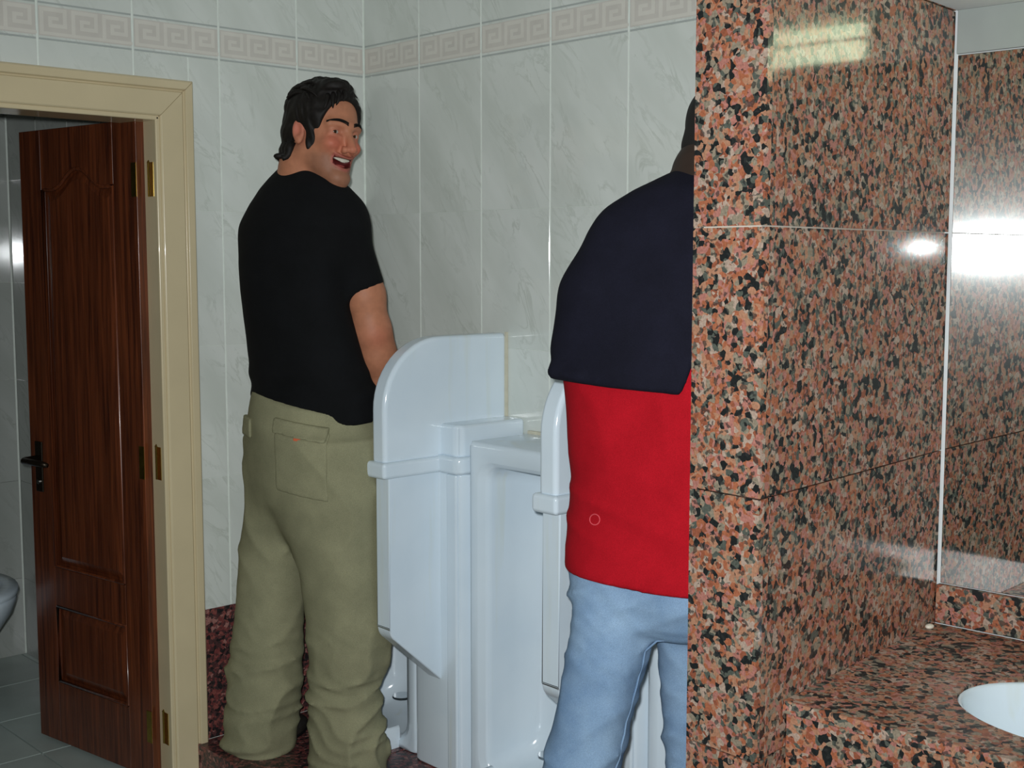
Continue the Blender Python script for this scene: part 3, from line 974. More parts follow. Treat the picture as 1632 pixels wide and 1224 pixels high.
def waves(P, freq, seed, n=5):
    rs = np.random.RandomState(seed)
    o = 0
    for i in range(n):
        k = rs.randn(3) * freq
        o = o + np.sin(P @ k.astype(np.float32) + rs.rand() * 6.28 + 1.3 * np.sin(P @ (rs.randn(3) * freq[0] * 0.5).astype(np.float32)))
    return o / n


def axis_grid(lo, hi, h, flo=None, fhi=None, fh=None):
    if flo is None: return np.arange(lo, hi + h, h)
    a = list(np.arange(lo, flo, h)); b = list(np.arange(flo, fhi, fh)); c = list(np.arange(fhi, hi + h, h))
    return np.array(a + b + c)


def sdf_mesh(f, xs, ys, zs, BL=8):
    ax = []
    for a in (xs, ys, zs):
        n = int(math.ceil(len(a) / BL)) * BL
        st = a[-1] - a[-2]
        ax.append(np.concatenate([a, a[-1] + st * np.arange(1, n - len(a) + 1)]).astype(np.float32))
    nb = [len(a) // BL for a in ax]
    lo = [a.reshape(-1, BL)[:, 0] for a in ax]; hi = [a.reshape(-1, BL)[:, -1] for a in ax]
    cc = [(l + h) / 2 for l, h in zip(lo, hi)]; hh = [(h - l) / 2 for l, h in zip(lo, hi)]
    Cg = np.stack(np.meshgrid(*cc, indexing='ij'), -1).reshape(-1, 3)
    Hg = np.sqrt((np.stack(np.meshgrid(*hh, indexing='ij'), -1).reshape(-1, 3) ** 2).sum(1))
    d = f(Cg)
    act = np.abs(d) < Hg * 1.7 + 0.022
    V = np.repeat(np.repeat(np.repeat(np.where(d < 0, -1, 1).astype(np.float32).reshape(nb), BL, 0), BL, 1), BL, 2)
    idx = np.argwhere(act.reshape(nb))
    ofs = np.stack(np.meshgrid(*[np.arange(BL)] * 3, indexing='ij'), -1).reshape(-1, 3)
    for i in range(0, len(idx), 500):
        I = (idx[i:i + 500, None, :] * BL + ofs[None]).reshape(-1, 3)
        P = np.stack([ax[k][I[:, k]] for k in range(3)], 1)
        V[I[:, 0], I[:, 1], I[:, 2]] = f(P)
    ins = V < 0
    s = np.zeros([n - 1 for n in V.shape], np.int8)
    for a in (0, 1):
        for b in (0, 1):
            for c in (0, 1):
                s += ins[a:a + s.shape[0], b:b + s.shape[1], c:c + s.shape[2]]
    cells = np.argwhere((s > 0) & (s < 8))
    del s
    vid = np.full([n - 1 for n in V.shape], -1, np.int32)
    vid[cells[:, 0], cells[:, 1], cells[:, 2]] = np.arange(len(cells))
    acc = np.zeros((len(cells), 3)); cnt = np.zeros(len(cells))
    cr = [(a, b, c) for a in (0, 1) for b in (0, 1) for c in (0, 1)]
    for p in cr:
        for k in range(3):
            if p[k]: continue
            q = list(p); q[k] = 1
            i0 = cells + p; i1 = cells + q
            v0 = V[i0[:, 0], i0[:, 1], i0[:, 2]]; v1 = V[i1[:, 0], i1[:, 1], i1[:, 2]]
            m = (v0 < 0) != (v1 < 0)
            t = np.where(m, v0 / (v0 - v1 + 1e-20), 0)
            pos = np.stack([ax[j][i0[:, j]] for j in range(3)], 1)
            pos[:, k] += t * (ax[k][i1[:, k]] - ax[k][i0[:, k]])
            acc += pos * m[:, None]; cnt += m
    verts = acc / cnt[:, None]
    faces = []
    for k in range(3):
        sl0 = [slice(None)] * 3; sl1 = [slice(None)] * 3
        sl0[k] = slice(0, -1); sl1[k] = slice(1, None)
        ch = ins[tuple(sl0)] != ins[tuple(sl1)]
        e = np.argwhere(ch)
        a, b = [j for j in range(3) if j != k]
        e = e[(e[:, a] > 0) & (e[:, b] > 0) & (e[:, a] < V.shape[a] - 1) & (e[:, b] < V.shape[b] - 1)]
        inn = ins[e[:, 0], e[:, 1], e[:, 2]]
        def c(da, db):
            q = e.copy(); q[:, a] += da; q[:, b] += db
            return vid[q[:, 0], q[:, 1], q[:, 2]]
        F = np.stack([c(-1, -1), c(0, -1), c(0, 0), c(-1, 0)], 1)
        flip = ~inn if k != 1 else inn
        F[flip] = F[flip][:, ::-1]
        faces.append(F)
    F = np.concatenate(faces)
    F = F[(F >= 0).all(1)]
    return verts, F


def sdf_obj(name, f, lo, hi, h, mat, parent, fine=None, fh=None, relax=1, color=None):
    g = [axis_grid(lo[k], hi[k], h, *( (fine[0][k], fine[1][k], fh) if fine else ())) for k in range(3)]
    V, F = sdf_mesh(f, *g)
    # light relaxation of the net
    for _ in range(relax):
        s = np.zeros_like(V); n = np.zeros(len(V))
        for a, b in ((0, 1), (1, 2), (2, 3), (3, 0)):
            np.add.at(s, F[:, a], V[F[:, b]]); np.add.at(n, F[:, a], 1)
            np.add.at(s, F[:, b], V[F[:, a]]); np.add.at(n, F[:, b], 1)
        V = V * 0.5 + 0.5 * s / np.maximum(n, 1)[:, None]
    pl = np.array(wloc(parent))
    me = bpy.data.meshes.new(name)
    me.vertices.add(len(V)); me.vertices.foreach_set('co', (V - pl).astype(np.float32).ravel())
    me.loops.add(F.size); me.loops.foreach_set('vertex_index', F.astype(np.int32).ravel())
    me.polygons.add(len(F)); me.polygons.foreach_set('loop_start', np.arange(0, F.size, 4, dtype=np.int32))
    me.polygons.foreach_set('loop_total', np.full(len(F), 4, np.int32))
    me.update(calc_edges=True)
    me.polygons.foreach_set('use_smooth', np.ones(len(F), bool))
    me.materials.append(M[mat])
    if color is not None:
        c = color(V)
        ca = me.color_attributes.new('tint', 'FLOAT_COLOR', 'POINT')
        ca.data.foreach_set('color', np.concatenate([c, np.ones((len(c), 1))], 1).astype(np.float32).ravel())
    return link(name, me, parent)


def frame(az, pitch, roll):
    """columns forward, left, up of a head looking to azimuth az, tilted up by pitch, rolled to its left by roll"""
    f = np.array([math.cos(az) * math.cos(pitch), math.sin(az) * math.cos(pitch), math.sin(pitch)])
    l = np.cross([0, 0, 1.0], f); l /= np.linalg.norm(l)
    u = np.cross(f, l)
    c, s = math.cos(roll), math.sin(roll)
    return np.stack([f, l * c - u * s, u * c + l * s], 1)


def lin(r, g, b): return np.array(srgb(r, g, b)[:3])


def head_sdf(q, laugh):
    d = ell(q, (-0.014, 0, 0.036), (0.094, 0.075, 0.083))
    d = smin(d, ell(q, (0.030, 0, -0.035), (0.057, 0.058, 0.082)), 0.03)
    for s in (-1, 1):
        d = smin(d, rcone(q, (0.000, s * 0.050, -0.055), (0.068, s * 0.014, -0.108), 0.018, 0.015), 0.028)
        d = smin(d, rcone(q, (0.081, s * 0.012, 0.020), (0.066, s * 0.046, 0.017), 0.009, 0.009), 0.016)      # brow ridge
    d = smin(d, ell(q, (0.076, 0, -0.110), (0.018, 0.020, 0.015)), 0.02)                                       # chin
    for s in (-1, 1):
        d = smin(d, ell(q, (0.062, s * 0.037, -0.030), (0.025, 0.021, 0.018)), 0.014)                           # cheeks
        d = smax(d, -ell(q, (0.094, s * 0.031, 0.000), (0.024, 0.018, 0.0095)), 0.010)                          # sockets
    # nose
    d = smin(d, rcone(q, (0.080, 0, 0.010), (0.106, 0, -0.038), 0.0075, 0.0115), 0.011)
    for s in (-1, 1):
        d = smin(d, ell(q, (0.094, s * 0.0150, -0.042), (0.012, 0.009, 0.0090)), 0.006)
        d = smax(d, -ell(q, (0.098, s * 0.0075, -0.051), (0.006, 0.004, 0.005)), 0.002)
    # lids: a bulge with a slit
    for s in (-1, 1):
        d = smin(d, ell(q, (0.0655, s * 0.032, -0.001), (0.0150, 0.0158, 0.0125)), 0.005)
        d = smax(d, -ell(q, (0.0840, s * 0.033, -0.0012), (0.0120, 0.0125, 0.0046 if laugh else 0.005)), 0.0015)
        # crow's feet and bag under the eye
        d = smin(d, rcone(q, (0.079, s * 0.020, -0.013), (0.066, s * 0.046, -0.009), 0.0045, 0.003), 0.006)
    w = q.copy()
    w[:, 2] = q[:, 2] + 0.070 - (9.0 if laugh else 3.0) * q[:, 1] ** 2
    w[:, 0] = q[:, 0] + 7.0 * q[:, 1] ** 2
    if laugh:
        for s in (-1, 1):   # folds from nose to mouth corner
            d = smax(d, -rcone(q, (0.089, s * 0.022, -0.042), (0.073, s * 0.039, -0.066), 0.003, 0.003), 0.007)
        d = smin(d, ell(w, (0.083, 0, 0.010), (0.0125, 0.034, 0.0050)), 0.006)
        d = smin(d, ell(w, (0.077, 0, -0.0165), (0.0135, 0.027, 0.0058)), 0.007)
        d = smax(d, -ell(w, (0.082, 0, -0.003), (0.026, 0.029, 0.0115)), 0.003)
    else:
        d = smin(d, ell(w, (0.080, 0, 0.005), (0.012, 0.026, 0.006)), 0.005)
        d = smin(d, ell(w, (0.078, 0, -0.007), (0.012, 0.022, 0.007)), 0.005)
    for s in (-1, 1):     # ears
        c, t = math.cos(0.25), math.sin(0.25)
        R = np.array([[c, 0, -t], [0, 1, 0], [t, 0, c]]) @ np.array([[math.cos(s * 0.35), math.sin(s * 0.35), 0], [-math.sin(s * 0.35), math.cos(s * 0.35), 0], [0, 0, 1]])
        e = ell(q, (-0.010, s * 0.0765, -0.008), (0.0165, 0.0070, 0.029), R)
        e = smax(e, -ell(q, (-0.006, s * 0.0855, -0.006), (0.010, 0.009, 0.018), R), 0.005)
        e = smin(e, ell(q, (-0.004, s * 0.078, -0.030), (0.009, 0.006, 0.010)), 0.006)
        d = smin(d, e, 0.006)
    return d


def hand_sdf(P, wrist, fwd, side, nrm, sgn, k=1.0):
    """palm and five curled fingers; fwd along the hand, nrm out of the back, side to the thumb"""
    fwd, side, nrm = (np.asarray(v, float) / np.linalg.norm(v) for v in (fwd, side, nrm))
    c = lambda a, b, e: np.asarray(wrist) + k * (fwd * a + side * b + nrm * e)
    d = chain(P, [c(0, 0, 0), c(0.03, 0.012, 0), c(0.08, 0.022, 0)], [0.024, 0.02, 0.016], 0.02)
    d = smin(d, chain(P, [c(0.02, -0.005, 0), c(0.075, -0.02, 0)], [0.02, 0.015], 0.02), 0.02)
    for b, L in ((0.030, 0.92), (0.010, 1.0), (-0.010, 0.95), (-0.029, 0.75)):
        e = chain(P, [c(0.075, b * 0.85, 0), c(0.092, b, 0.002), c(0.092 + 0.034 * L, b, -0.014), c(0.098 + 0.044 * L, b, -0.038), c(0.090 + 0.040 * L, b * 0.95, -0.058)], [0.0095, 0.0095, 0.0088, 0.008, 0.0068], 0.004)
        d = smin(d, e, 0.005)
    e = chain(P, [c(0.022, 0.022, -0.004), c(0.05, 0.048, -0.018), c(0.080, 0.052, -0.032), c(0.103, 0.045, -0.040)], [0.013, 0.0115, 0.010, 0.0075], 0.006)
    return smin(d, e, 0.008)


# ------------------------------------------------------------------ man at the corner urinal
def build_man_black():
    base = np.array([-0.45, -0.33, PLAT])
    p = empty('person', base, 'laughing man in black t-shirt and khaki trousers looking over his shoulder', 'person')
    DT = 3.30
    TH = -math.radians(36)
    # --- head frame
    Hc = at(518, 213, 3.285)
    HM = frame(math.radians(-83), math.radians(-4), math.radians(7)).astype(np.float32)
    HS = 1.03
    hq = lambda P: ((P - Hc.astype(np.float32)) @ HM) / HS
    hw = lambda f, l, u: Hc + HM @ np.array([f, l, u]) * HS
    # --- shirt
    torso = Loft([(248, 460, 484), (258, 452, 498), (268, 443, 516), (283, 428, 538), (300, 413, 556), (325, 397, 570), (360, 384, 576), (420, 379, 562), (463, 381, 551), (507, 385, 560), (545, 390, 570), (581, 394, 582), (621, 397, 604), (660, 396, 609), (700, 394, 611)],
                 DT, 0.62, TH, 2.35)
    sh_r = at(543, 356, DT - 0.02); el_r = at(593, 528, DT + 0.0); wr_r = at(614, 648, DT + 0.055)
    slv_e = at(580, 462, DT - 0.012)
    sh_l = at(430, 374, DT + 0.07); el_l = at(446, 545, DT + 0.15); wr_l = at(540, 660, DT + 0.15)
    hem_n = np.array([0, 0, 1.0])
    h1, h2, h3 = at(401, 630, DT + 0.06), at(552, 676, DT - 0.13), at(607, 659, DT - 0.03)
    hn = np.cross(h2 - h1, h3 - h1); hn /= np.linalg.norm(hn)
    if hn[2] < 0: hn = -hn
    sd = (slv_e - sh_r); sd /= np.linalg.norm(sd)
    sdl = (el_l - sh_l); sdl /= np.linalg.norm(sdl)

    def shirt_core(P):
        d = torso(P)
        s1 = chain(P, [at(515, 335, DT), sh_r, slv_e + sd * 0.06], [0.05, 0.062, 0.056], 0.05)
        cut = (P - slv_e).astype(np.float32) @ (sd * 0.97 + np.array([0, 0, -0.02])).astype(np.float32)
        s1 = np.maximum(s1, cut)
        s2 = chain(P, [at(455, 340, DT + 0.04), sh_l, sh_l + sdl * 0.26], [0.05, 0.058, 0.054], 0.05)
        s2 = np.maximum(s2, (P - sh_l) @ sdl - 0.22)
        d = smin(d, s1, 0.035)
        d = smin(d, s2, 0.035)
        return d

    def shirt(P):
        d = shirt_core(P)
        z = P[:, 2]
        d = d + 0.0042 * waves(P, np.array([9.0, 9.0, 20.0]), 3, 6) * np.clip((1.75 - z) * 2, 0.15, 1)
        # soft rolls above the hem
        d = d - 0.004 * np.sin((z - 0.1 * P[:, 0]) * 95) * np.exp(-((z - 1.13) / 0.05) ** 2) * 0.6
        d = smax(d, -((P - h1) @ hn), 0.004)
        # neck opening
        n0, n1 = at(482, 258, DT + 0.02), at(503, 226, DT - 0.02)
        return smax(d, -rcone(P, n0, n1, 0.050, 0.058), 0.006)
    sdf_obj('tshirt', shirt, (-0.85, -0.75, 1.0), (0.02, 0.05, 1.75), 0.0075, 'black', p, relax=2)

    # --- trousers
    hips = Loft([(560, 410, 590), (600, 404, 594), (630, 398, 600), (650, 394, 603), (672, 390, 606), (720, 391, 610), (760, 397, 609), (800, 412, 596), (840, 440, 566), (870, 470, 530)], DT, 0.68, TH, 2.3)
    legR = Loft([(700, 440, 609), (760, 447, 612), (800, 453, 614), (860, 465, 617), (920, 478, 620), (960, 485, 621), (1020, 490, 623), (1055, 492, 617), (1090, 493, 604), (1150, 494, 609), (1215, 491, 616), (1250, 490, 619)], 3.25, 0.86, TH)
    legL = Loft([(700, 394, 505), (770, 398, 504), (800, 393, 502), (850, 386, 496), (900, 381, 490), (960, 378, 485), (1020, 372, 481), (1060, 368, 480), (1100, 364, 478), (1150, 359, 472), (1192, 357, 470)], 3.40, 0.90, TH)

    def trou_core(P):
        d = smin(legR(P), legL(P), 0.02)
        return smin(d, hips(P), 0.06)

    def fold(P):
        z = P[:, 2]
        q = P - at(470, 700, DT)
        s = q @ RT; t = q @ FWH
        w1 = waves(P, np.array([7.0, 7.0, 7.0]), 12, 4); w2 = waves(P, np.array([16.0, 16.0, 12.0]), 13, 4)
        ridge = lambda ph: (1 - np.abs(np.sin(ph))) ** 1.6
        low = np.clip((0.60 - z) / 0.38, 0, 1)
        a = 0.0035 * w2 + 0.004 * w1
        # slack cloth sagging over the lower leg: slanting creases of uneven spacing
        a = a - low * 0.0125 * ridge(z * 24 - s * 17 + 5.0 * w1 + 1.2 * w2)
        a = a - low * 0.0065 * ridge(z * 52 + s * 15 + t * 8 + 6.0 * w2)
        # a few long drapes running down from the seat
        hi_ = np.exp(-((z - 0.80) / 0.20) ** 2)
        a = a - hi_ * 0.0085 * ridge(s * 19 + z * 9 + 3.0 * w1)
        return a * np.clip((1.10 - z) * 6, 0.2, 1)

    def trou(P):
        d = trou_core(P) + fold(P)
        return smax(d, (P - h1) @ hn - 0.035, 0.01)
    sdf_obj('trousers', trou, (-0.85, -0.72, 0.1), (0.0, 0.06, 1.27), 0.0068, 'khaki', p, relax=1)
    # back pockets: patches that hug the cloth
    def pocket(cx, cy, w, h, flap, dh, name, dpt):
        c = at(cx, cy, dh); up_ = np.array([0, 0, 1.0])
        rt_ = RT * math.cos(-0.25) + FWH * math.sin(-0.25)
        def f(P):
            q = P - c
            sx = np.abs(q @ rt_) - w; sz = np.abs(q @ up_ + 0.12 * (q @ rt_)) - h
            b = np.maximum(sx, sz)
            return smax(smax(trou(P) - dpt, b, 0.002), (q @ FWH) - 0.02, 0.002)
        return sdf_obj(name, f, tuple(c - 0.16), tuple(c + 0.16), 0.0042, 'khaki', p, relax=1)
    pocket(487, 735, 0.078, 0.085, 0, DT - 0.13, 'back_pocket', 0.0035)
    fl_ = pocket(485, 683, 0.080, 0.018, 0, DT - 0.12, 'pocket_flap', 0.0085)
    pocket(398, 678, 0.022, 0.026, 0, DT + 0.0, 'pocket_flap', 0.009)
    def surf(f, px, py, d0, d1):
        ds = np.linspace(d0, d1, 600)
        Q = np.stack([at(px, py, d) for d in ds]).astype(np.float32)
        i = np.argmax(f(Q) < 0)
        return Q[i].astype(float)
    tg = MB()
    for dx, dy in ((0, 0),):
        c = surf(trou, 474, 700, DT - 0.35, DT)
        tg.prism([c - RT * 0.009 + UP * 0.004 - FWH * 0.009, c + RT * 0.009 + UP * 0.002 - FWH * 0.011, c + RT * 0.009 - UP * 0.005 - FWH * 0.011, c - RT * 0.009 - UP * 0.003 - FWH * 0.009][::-1], FWH * 0.004)
    tag(tg.build('pocket_tag', 'orange', p, bevel=0.0008), 'small orange tag on the back pocket')
    # --- body
    nk0, nk1 = at(478, 300, DT + 0.02), hw(-0.022, 0, -0.055)
    hipR, hipL = at(548, 720, DT - 0.02), at(452, 720, DT + 0.04)
    anR, anL = at(558, 1205, 3.25), at(422, 1150, 3.39)
    fdir = np.array([math.cos(math.radians(22)), math.sin(math.radians(22)), 0])
    back_r = np.array([0.25, -0.9, 0.3])

    def body(P):
        P = P.astype(np.float32)
        d = head_sdf(hq(P), True) * HS
        d = smin(d, chain(P, [nk0, at(486, 262, DT), nk1], [0.066, 0.058, 0.056], 0.03), 0.025)
        t = smin(torso(P, grow=-0.030, cap=True), chain(P, [at(486, 330, DT), at(495, 640, DT + 0.02)], [0.08, 0.08]), 0.03)
        d = smin(d, t, 0.03)
        arm = chain(P, [at(520, 345, DT), sh_r, at(581, 470, DT - 0.008), el_r, at(604, 570, DT + 0.035), wr_r], [0.045, 0.050, 0.049, 0.046, 0.044, 0.029], 0.03)
        arm = smin(arm, ell(P, at(600, 560, DT + 0.012), (0.043, 0.043, 0.06)), 0.02)
        d = smin(d, arm, 0.02)
        d = smin(d, chain(P, [at(455, 350, DT + 0.04), sh_l, el_l, wr_l], [0.045, 0.046, 0.04, 0.027], 0.03), 0.02)
        d = smin(d, chain(P, [at(500, 690, DT), hipR, at(556, 960, 3.25), anR], [0.07, 0.060, 0.045, 0.035], 0.03), 0.03)
        d = smin(d, chain(P, [at(500, 690, DT), hipL, at(432, 960, 3.39), anL], [0.07, 0.060, 0.045, 0.035], 0.03), 0.03)
        d = smin(d, hand_sdf(P, wr_r, (0.15, 0.8, -0.5), (0.1, 0.45, 0.85), (0.9, -0.2, 0.1), 1), 0.015)
        d = smin(d, hand_sdf(P, wr_l, (0.2, -0.5, -0.8), (0.1, -0.8, 0.5), (0.9, 0.2, 0.1), -1), 0.015)
        return d

    def skin(V):
        q = hq(V.astype(np.float32))
        c = np.tile(lin(184, 124, 94), (len(V), 1))
        mixc = lambda c, t, k: c * (1 - k[:, None]) + t * k[:, None]
        inhead = (np.abs(q[:, 0]) < 0.13) & (np.abs(q[:, 1]) < 0.1) & (q[:, 2] > -0.13) & (q[:, 2] < 0.13)
        g = lambda x0, y0, z0, r: np.exp(-(((q[:, 0] - x0) ** 2 + (np.abs(q[:, 1]) - y0) ** 2 + (q[:, 2] - z0) ** 2) / r ** 2)) * inhead
        c = mixc(c, lin(196, 92, 76), 0.6 * g(0.08, 0.038, -0.028, 0.026))          # flushed cheeks
        c = mixc(c, lin(200, 106, 88), 0.45 * g(0.108, 0.0, -0.04, 0.018))           # nose
        c = mixc(c, lin(204, 112, 98), 0.6 * g(-0.012, 0.082, 0.0, 0.03))            # ears
        st = np.clip((-0.045 - q[:, 2]) / 0.02, 0, 1) * np.clip((q[:, 0] - 0.005) / 0.03, 0, 1) * np.clip((q[:, 2] + 0.14) / 0.02, 0, 1) * inhead
        c = mixc(c, lin(120, 86, 68), 0.55 * st)                                     # shaven beard
        wz = q[:, 2] + 0.070 - 9 * q[:, 1] ** 2; wx = q[:, 0] + 7 * q[:, 1] ** 2
        lip = np.exp(-(((np.sqrt((wz + 0.003) ** 2 + (q[:, 1] * 0.42) ** 2) - 0.0155) / 0.0045) ** 2)) * (np.abs(q[:, 1]) < 0.034) * (wx > 0.078) * inhead
        c = mixc(c, lin(170, 88, 80), 0.75 * lip)
        cav = ((np.abs(wz + 0.003) < 0.012) & (np.abs(q[:, 1]) < 0.029) & (wx < 0.084) & (wx > 0.045)) * inhead
        c = mixc(c, lin(92, 30, 30), 1.0 * cav)
        lid = g(0.075, 0.032, 0.0, 0.014)
        c = mixc(c, lin(150, 96, 84), 0.35 * lid)
        elb = np.exp(-(np.linalg.norm(V - at(600, 535, DT - 0.03), axis=1) / 0.03) ** 2)
        c = mixc(c, lin(196, 108, 88), 0.5 * elb)
        return c
    lo = np.array([-0.86, -0.8, PLAT + 0.03]); hi = np.array([0.06, 0.12, 1.90])
    sdf_obj('body', body, lo, hi, 0.008, 'skin', p, fine=(Hc - np.array([0.115, 0.15, 0.135]), Hc + np.array([0.115, 0.13, 0.13])), fh=0.0021, relax=1, color=skin)

    # --- eyes, teeth, brows
    for s in (-1, 1):
        e = MB(); e.ellipsoid((0, 0, 0), (0.0118, 0.0118, 0.0118), 20, 14)
        V = [hw(0.0665 + x, s * 0.032 + y, -0.001 + z) for x, y, z in e.v]
        eo = meshobj('eye', V, e.f, 'eye', p, smooth=True)
        rows_ = []
        for i in range(6):
            a = 0.60 * i / 5
            look = np.array([math.cos(s * 0.0 - 0.62), math.sin(-0.62), 0.0])       # looks sideways to the camera
            l2 = np.cross([0, 0, 1.0], look); u2 = np.array([0, 0, 1.0])
            rows_.append([hw(*(np.array([0.0665, s * 0.032, -0.001]) + 0.0121 * (look * math.cos(a) + (l2 * math.cos(b) + u2 * math.sin(b)) * (math.sin(a) + 1e-4)))) for b in [2 * math.pi * k / 16 for k in range(16)]])
        m = MB(); m.grid(rows_, True); m.build('iris', 'iris', eo, smooth=True)
        br = MB()
        for k in range(26):
            t = k / 25
            y = 0.009 + 0.042 * t; z = 0.0185 + 0.009 * math.sin(math.pi * (t * 0.75 + 0.1)) ; x = 0.0940 - 0.75 * y ** 1.5 * 3.2
            for j in range(3):
                a = (x - 0.001, s * y, z - 0.003 + 0.003 * j * (1 - 0.5 * t)); b = (x + 0.0005, s * (y + 0.008), z - 0.003 + 0.003 * j * (1 - 0.5 * t) + 0.0025 * (1 - t * 1.6))
                br.tube([hw(*a), hw(*b)], [0.0019, 0.0008], 5)
        br.build('eyebrow', 'hair', p, smooth=True)
    tt = MB()
    for i in range(-4, 4):
        y0, y1 = (i + 0.04) * 0.0062, (i + 0.96) * 0.0062
        hgt = 0.0085 if i in (-1, 0) else 0.0075
        pts = []
        for y in (y0, y1):
            f0 = 0.079 - 9 * y * y; z1 = -0.0615 + 9 * y * y
            pts.append((f0, y, z1))
        V = []
        for dz in (-hgt, 0.003):
            for (f0, y, z1), dx in ((pts[0], 0.0), (pts[1], 0.0), (pts[1], -0.004), (pts[0], -0.004)):
                V.append(hw(f0 + dx, y, z1 + dz))
        tt.add(V, BF)
    tt.build('teeth', 'tooth', p)
    m = MB(); m.ellipsoid((0, 0, 0), (0.018, 0.019, 0.006), 16, 10)
    meshobj('tongue', [hw(0.060 + x, y, -0.0795 + z) for x, y, z in m.v], m.f, 'tongue', p, smooth=True)

    # --- hair
    def hair(P):
        q = hq(P.astype(np.float32))
        c = ell(q, (-0.018, 0, 0.040), (0.104, 0.0855, 0.094))
        c = smin(c, ell(q, (-0.062, 0, -0.025), (0.048, 0.072, 0.062)), 0.03)              # nape
        c = smin(c, ell(q, (0.040, -0.012, 0.108), (0.036, 0.045, 0.020)), 0.02)            # quiff
        ys = np.abs(q[:, 1]); qs = np.stack([q[:, 0], ys, q[:, 2]], 1)
        c = smin(c, ell(qs, (0.018, 0.057, -0.020), (0.012, 0.0105, 0.036)), 0.010)        # sideburns
        strand = np.sin(q[:, 1] * 300 + 9 * np.sin(q[:, 0] * 38) + 6 * np.sin(q[:, 2] * 30)) * 0.5 + np.sin(q[:, 1] * 170 + q[:, 2] * 160 + 6 * np.sin(q[:, 0] * 50)) * 0.5
        c = c + 0.0022 * strand + 0.0045 * waves(q, np.array([34.0, 34, 34]), 5, 5)
        face = ell(q, (0.100, 0, -0.022), (0.068, 0.100, 0.116))
        face = np.maximum(face, -(q[:, 0] - 0.035))
        c = smax(c, -face, 0.006)
        # bottom edge: sideburns in front of the ear, long at the nape
        y = np.abs(q[:, 1])
        zb = np.where(q[:, 0] > -0.034, -0.056, -0.070) + 0.003 * np.sin(q[:, 1] * 190)
        c = smax(c, zb - q[:, 2], 0.006)
        behind = smax((q[:, 0] + 0.030), q[:, 2] - 0.0, 0.004)
        ear = ell(q, (-0.011, 0, -0.018), (0.0185, 1.0, 0.027))
        c = smax(c, -smax(ear, 0.055 - y, 0.003), 0.004)
        ear2 = ell(q, (-0.020, 0, -0.045), (0.022, 1.0, 0.03))
        c = smax(c, -smax(ear2, 0.05 - y, 0.003), 0.004)
        return c * HS
    ho = sdf_obj('hair', hair, Hc - 0.16, Hc + 0.16, 0.0026, 'hair', p, relax=1)
    # loose locks: forelock curls, flicks at the nape, strands combed back
    lk = MB()
    rs = np.random.RandomState(4)
    for (f0, l0, u0, f1, l1, u1, f2, l2, u2) in ((0.062, -0.030, 0.098, 0.086, -0.040, 0.082, 0.080, -0.046, 0.060), (0.058, -0.040, 0.090, 0.076, -0.055, 0.070, 0.074, -0.050, 0.052),
                                                 (0.050, -0.050, 0.085, 0.066, -0.062, 0.066, 0.058, -0.064, 0.046), (0.066, -0.018, 0.102, 0.090, -0.026, 0.090, 0.090, -0.034, 0.072)):
        P3 = [np.array(a) for a in ((f0, l0, u0), (f1, l1, u1), (f2, l2, u2))]
        pts = [hw(*((1 - t) ** 2 * P3[0] + 2 * t * (1 - t) * P3[1] + t * t * P3[2])) for t in np.linspace(0, 1, 8)]
        lk.tube(pts, [0.006, 0.0065, 0.006, 0.0055, 0.005, 0.004, 0.003, 0.001], 8)
    for k in range(13):
        a = math.radians(180 + (k - 6) * 13)
        r = 0.102
        f0, l0 = -0.02 + 0.088 * math.cos(a), 0.068 * math.sin(a)
        d = np.array([math.cos(a), math.sin(a), 0])
        fl = 0.010 + 0.012 * rs.rand()
        s_ = np.array([f0, l0, -0.035])
        pts = [hw(*(s_ + d * 0.002)), hw(*(s_ + d * 0.006 + np.array([0, 0, -0.018]))), hw(*(s_ + d * 0.008 + np.array([0, 0, -0.034]))), hw(*(s_ + d * (0.008 + fl) + np.array([0, 0, -0.043 + 0.006 * rs.rand()]))), hw(*(s_ + d * (0.014 + fl) + np.array([0, 0, -0.036])))]
        lk.tube(pts, [0.012, 0.0135, 0.011, 0.007, 0.0015], 8)
    for k in range(60):
        l0 = rs.uniform(-0.078, 0.078)
        pts = []
        ph = rs.uniform(-0.25, 0.3)
        for t in np.linspace(0, 1, 8):
            an = math.radians(48 + 125 * (t * 0.62 + ph + 0.12))
            rr = math.sqrt(max(0.05, 1 - (l0 / 0.088) ** 2))
            pts.append(hw(-0.018 + 0.105 * rr * math.cos(an), l0 + 0.006 * math.sin(6 * t + k), 0.040 + 0.095 * rr * math.sin(an)))
        lk.tube(pts, [0.0015, 0.0035, 0.0045, 0.0045, 0.0045, 0.004, 0.003, 0.001], 6)
    tag(lk.build('loose_locks', 'hair', ho, smooth=True), kind='stuff')

    # --- shoes
    for an, dh in ((anR, 3.22), (anL, 3.40)):
        a0 = np.array([an[0], an[1], PLAT])
        dr = fdir
        sd_ = np.cross([0, 0, 1.0], dr)
        def shoe(P, a0=a0, dr=dr, sd_=sd_):
            q = P - a0; x = q @ dr; y = q @ sd_; z = q[:, 2]
            Q = np.stack([x, y, z], 1).astype(np.float32)
            d = smin(ell(Q, (0.01, 0, 0.03), (0.070, 0.036, 0.042)), ell(Q, (0.09, 0.0, 0.02), (0.100, 0.044, 0.034)), 0.03)
            return smax(d, 0.001 - z, 0.006)
        sdf_obj('shoe', shoe, tuple(a0 + (-0.26, -0.2, -0.02)), tuple(a0 + (0.28, 0.2, 0.13)), 0.006, 'shoe', p, relax=1)
        mb = MB(); n = 28; ring = []
        for i in range(n):
            an_ = 2 * math.pi * i / n
            x = 0.065 + 0.126 * math.cos(an_) ; y = (0.042 + 0.006 * math.cos(an_)) * math.sin(an_)
            ring.append(a0 + dr * x + sd_ * y)
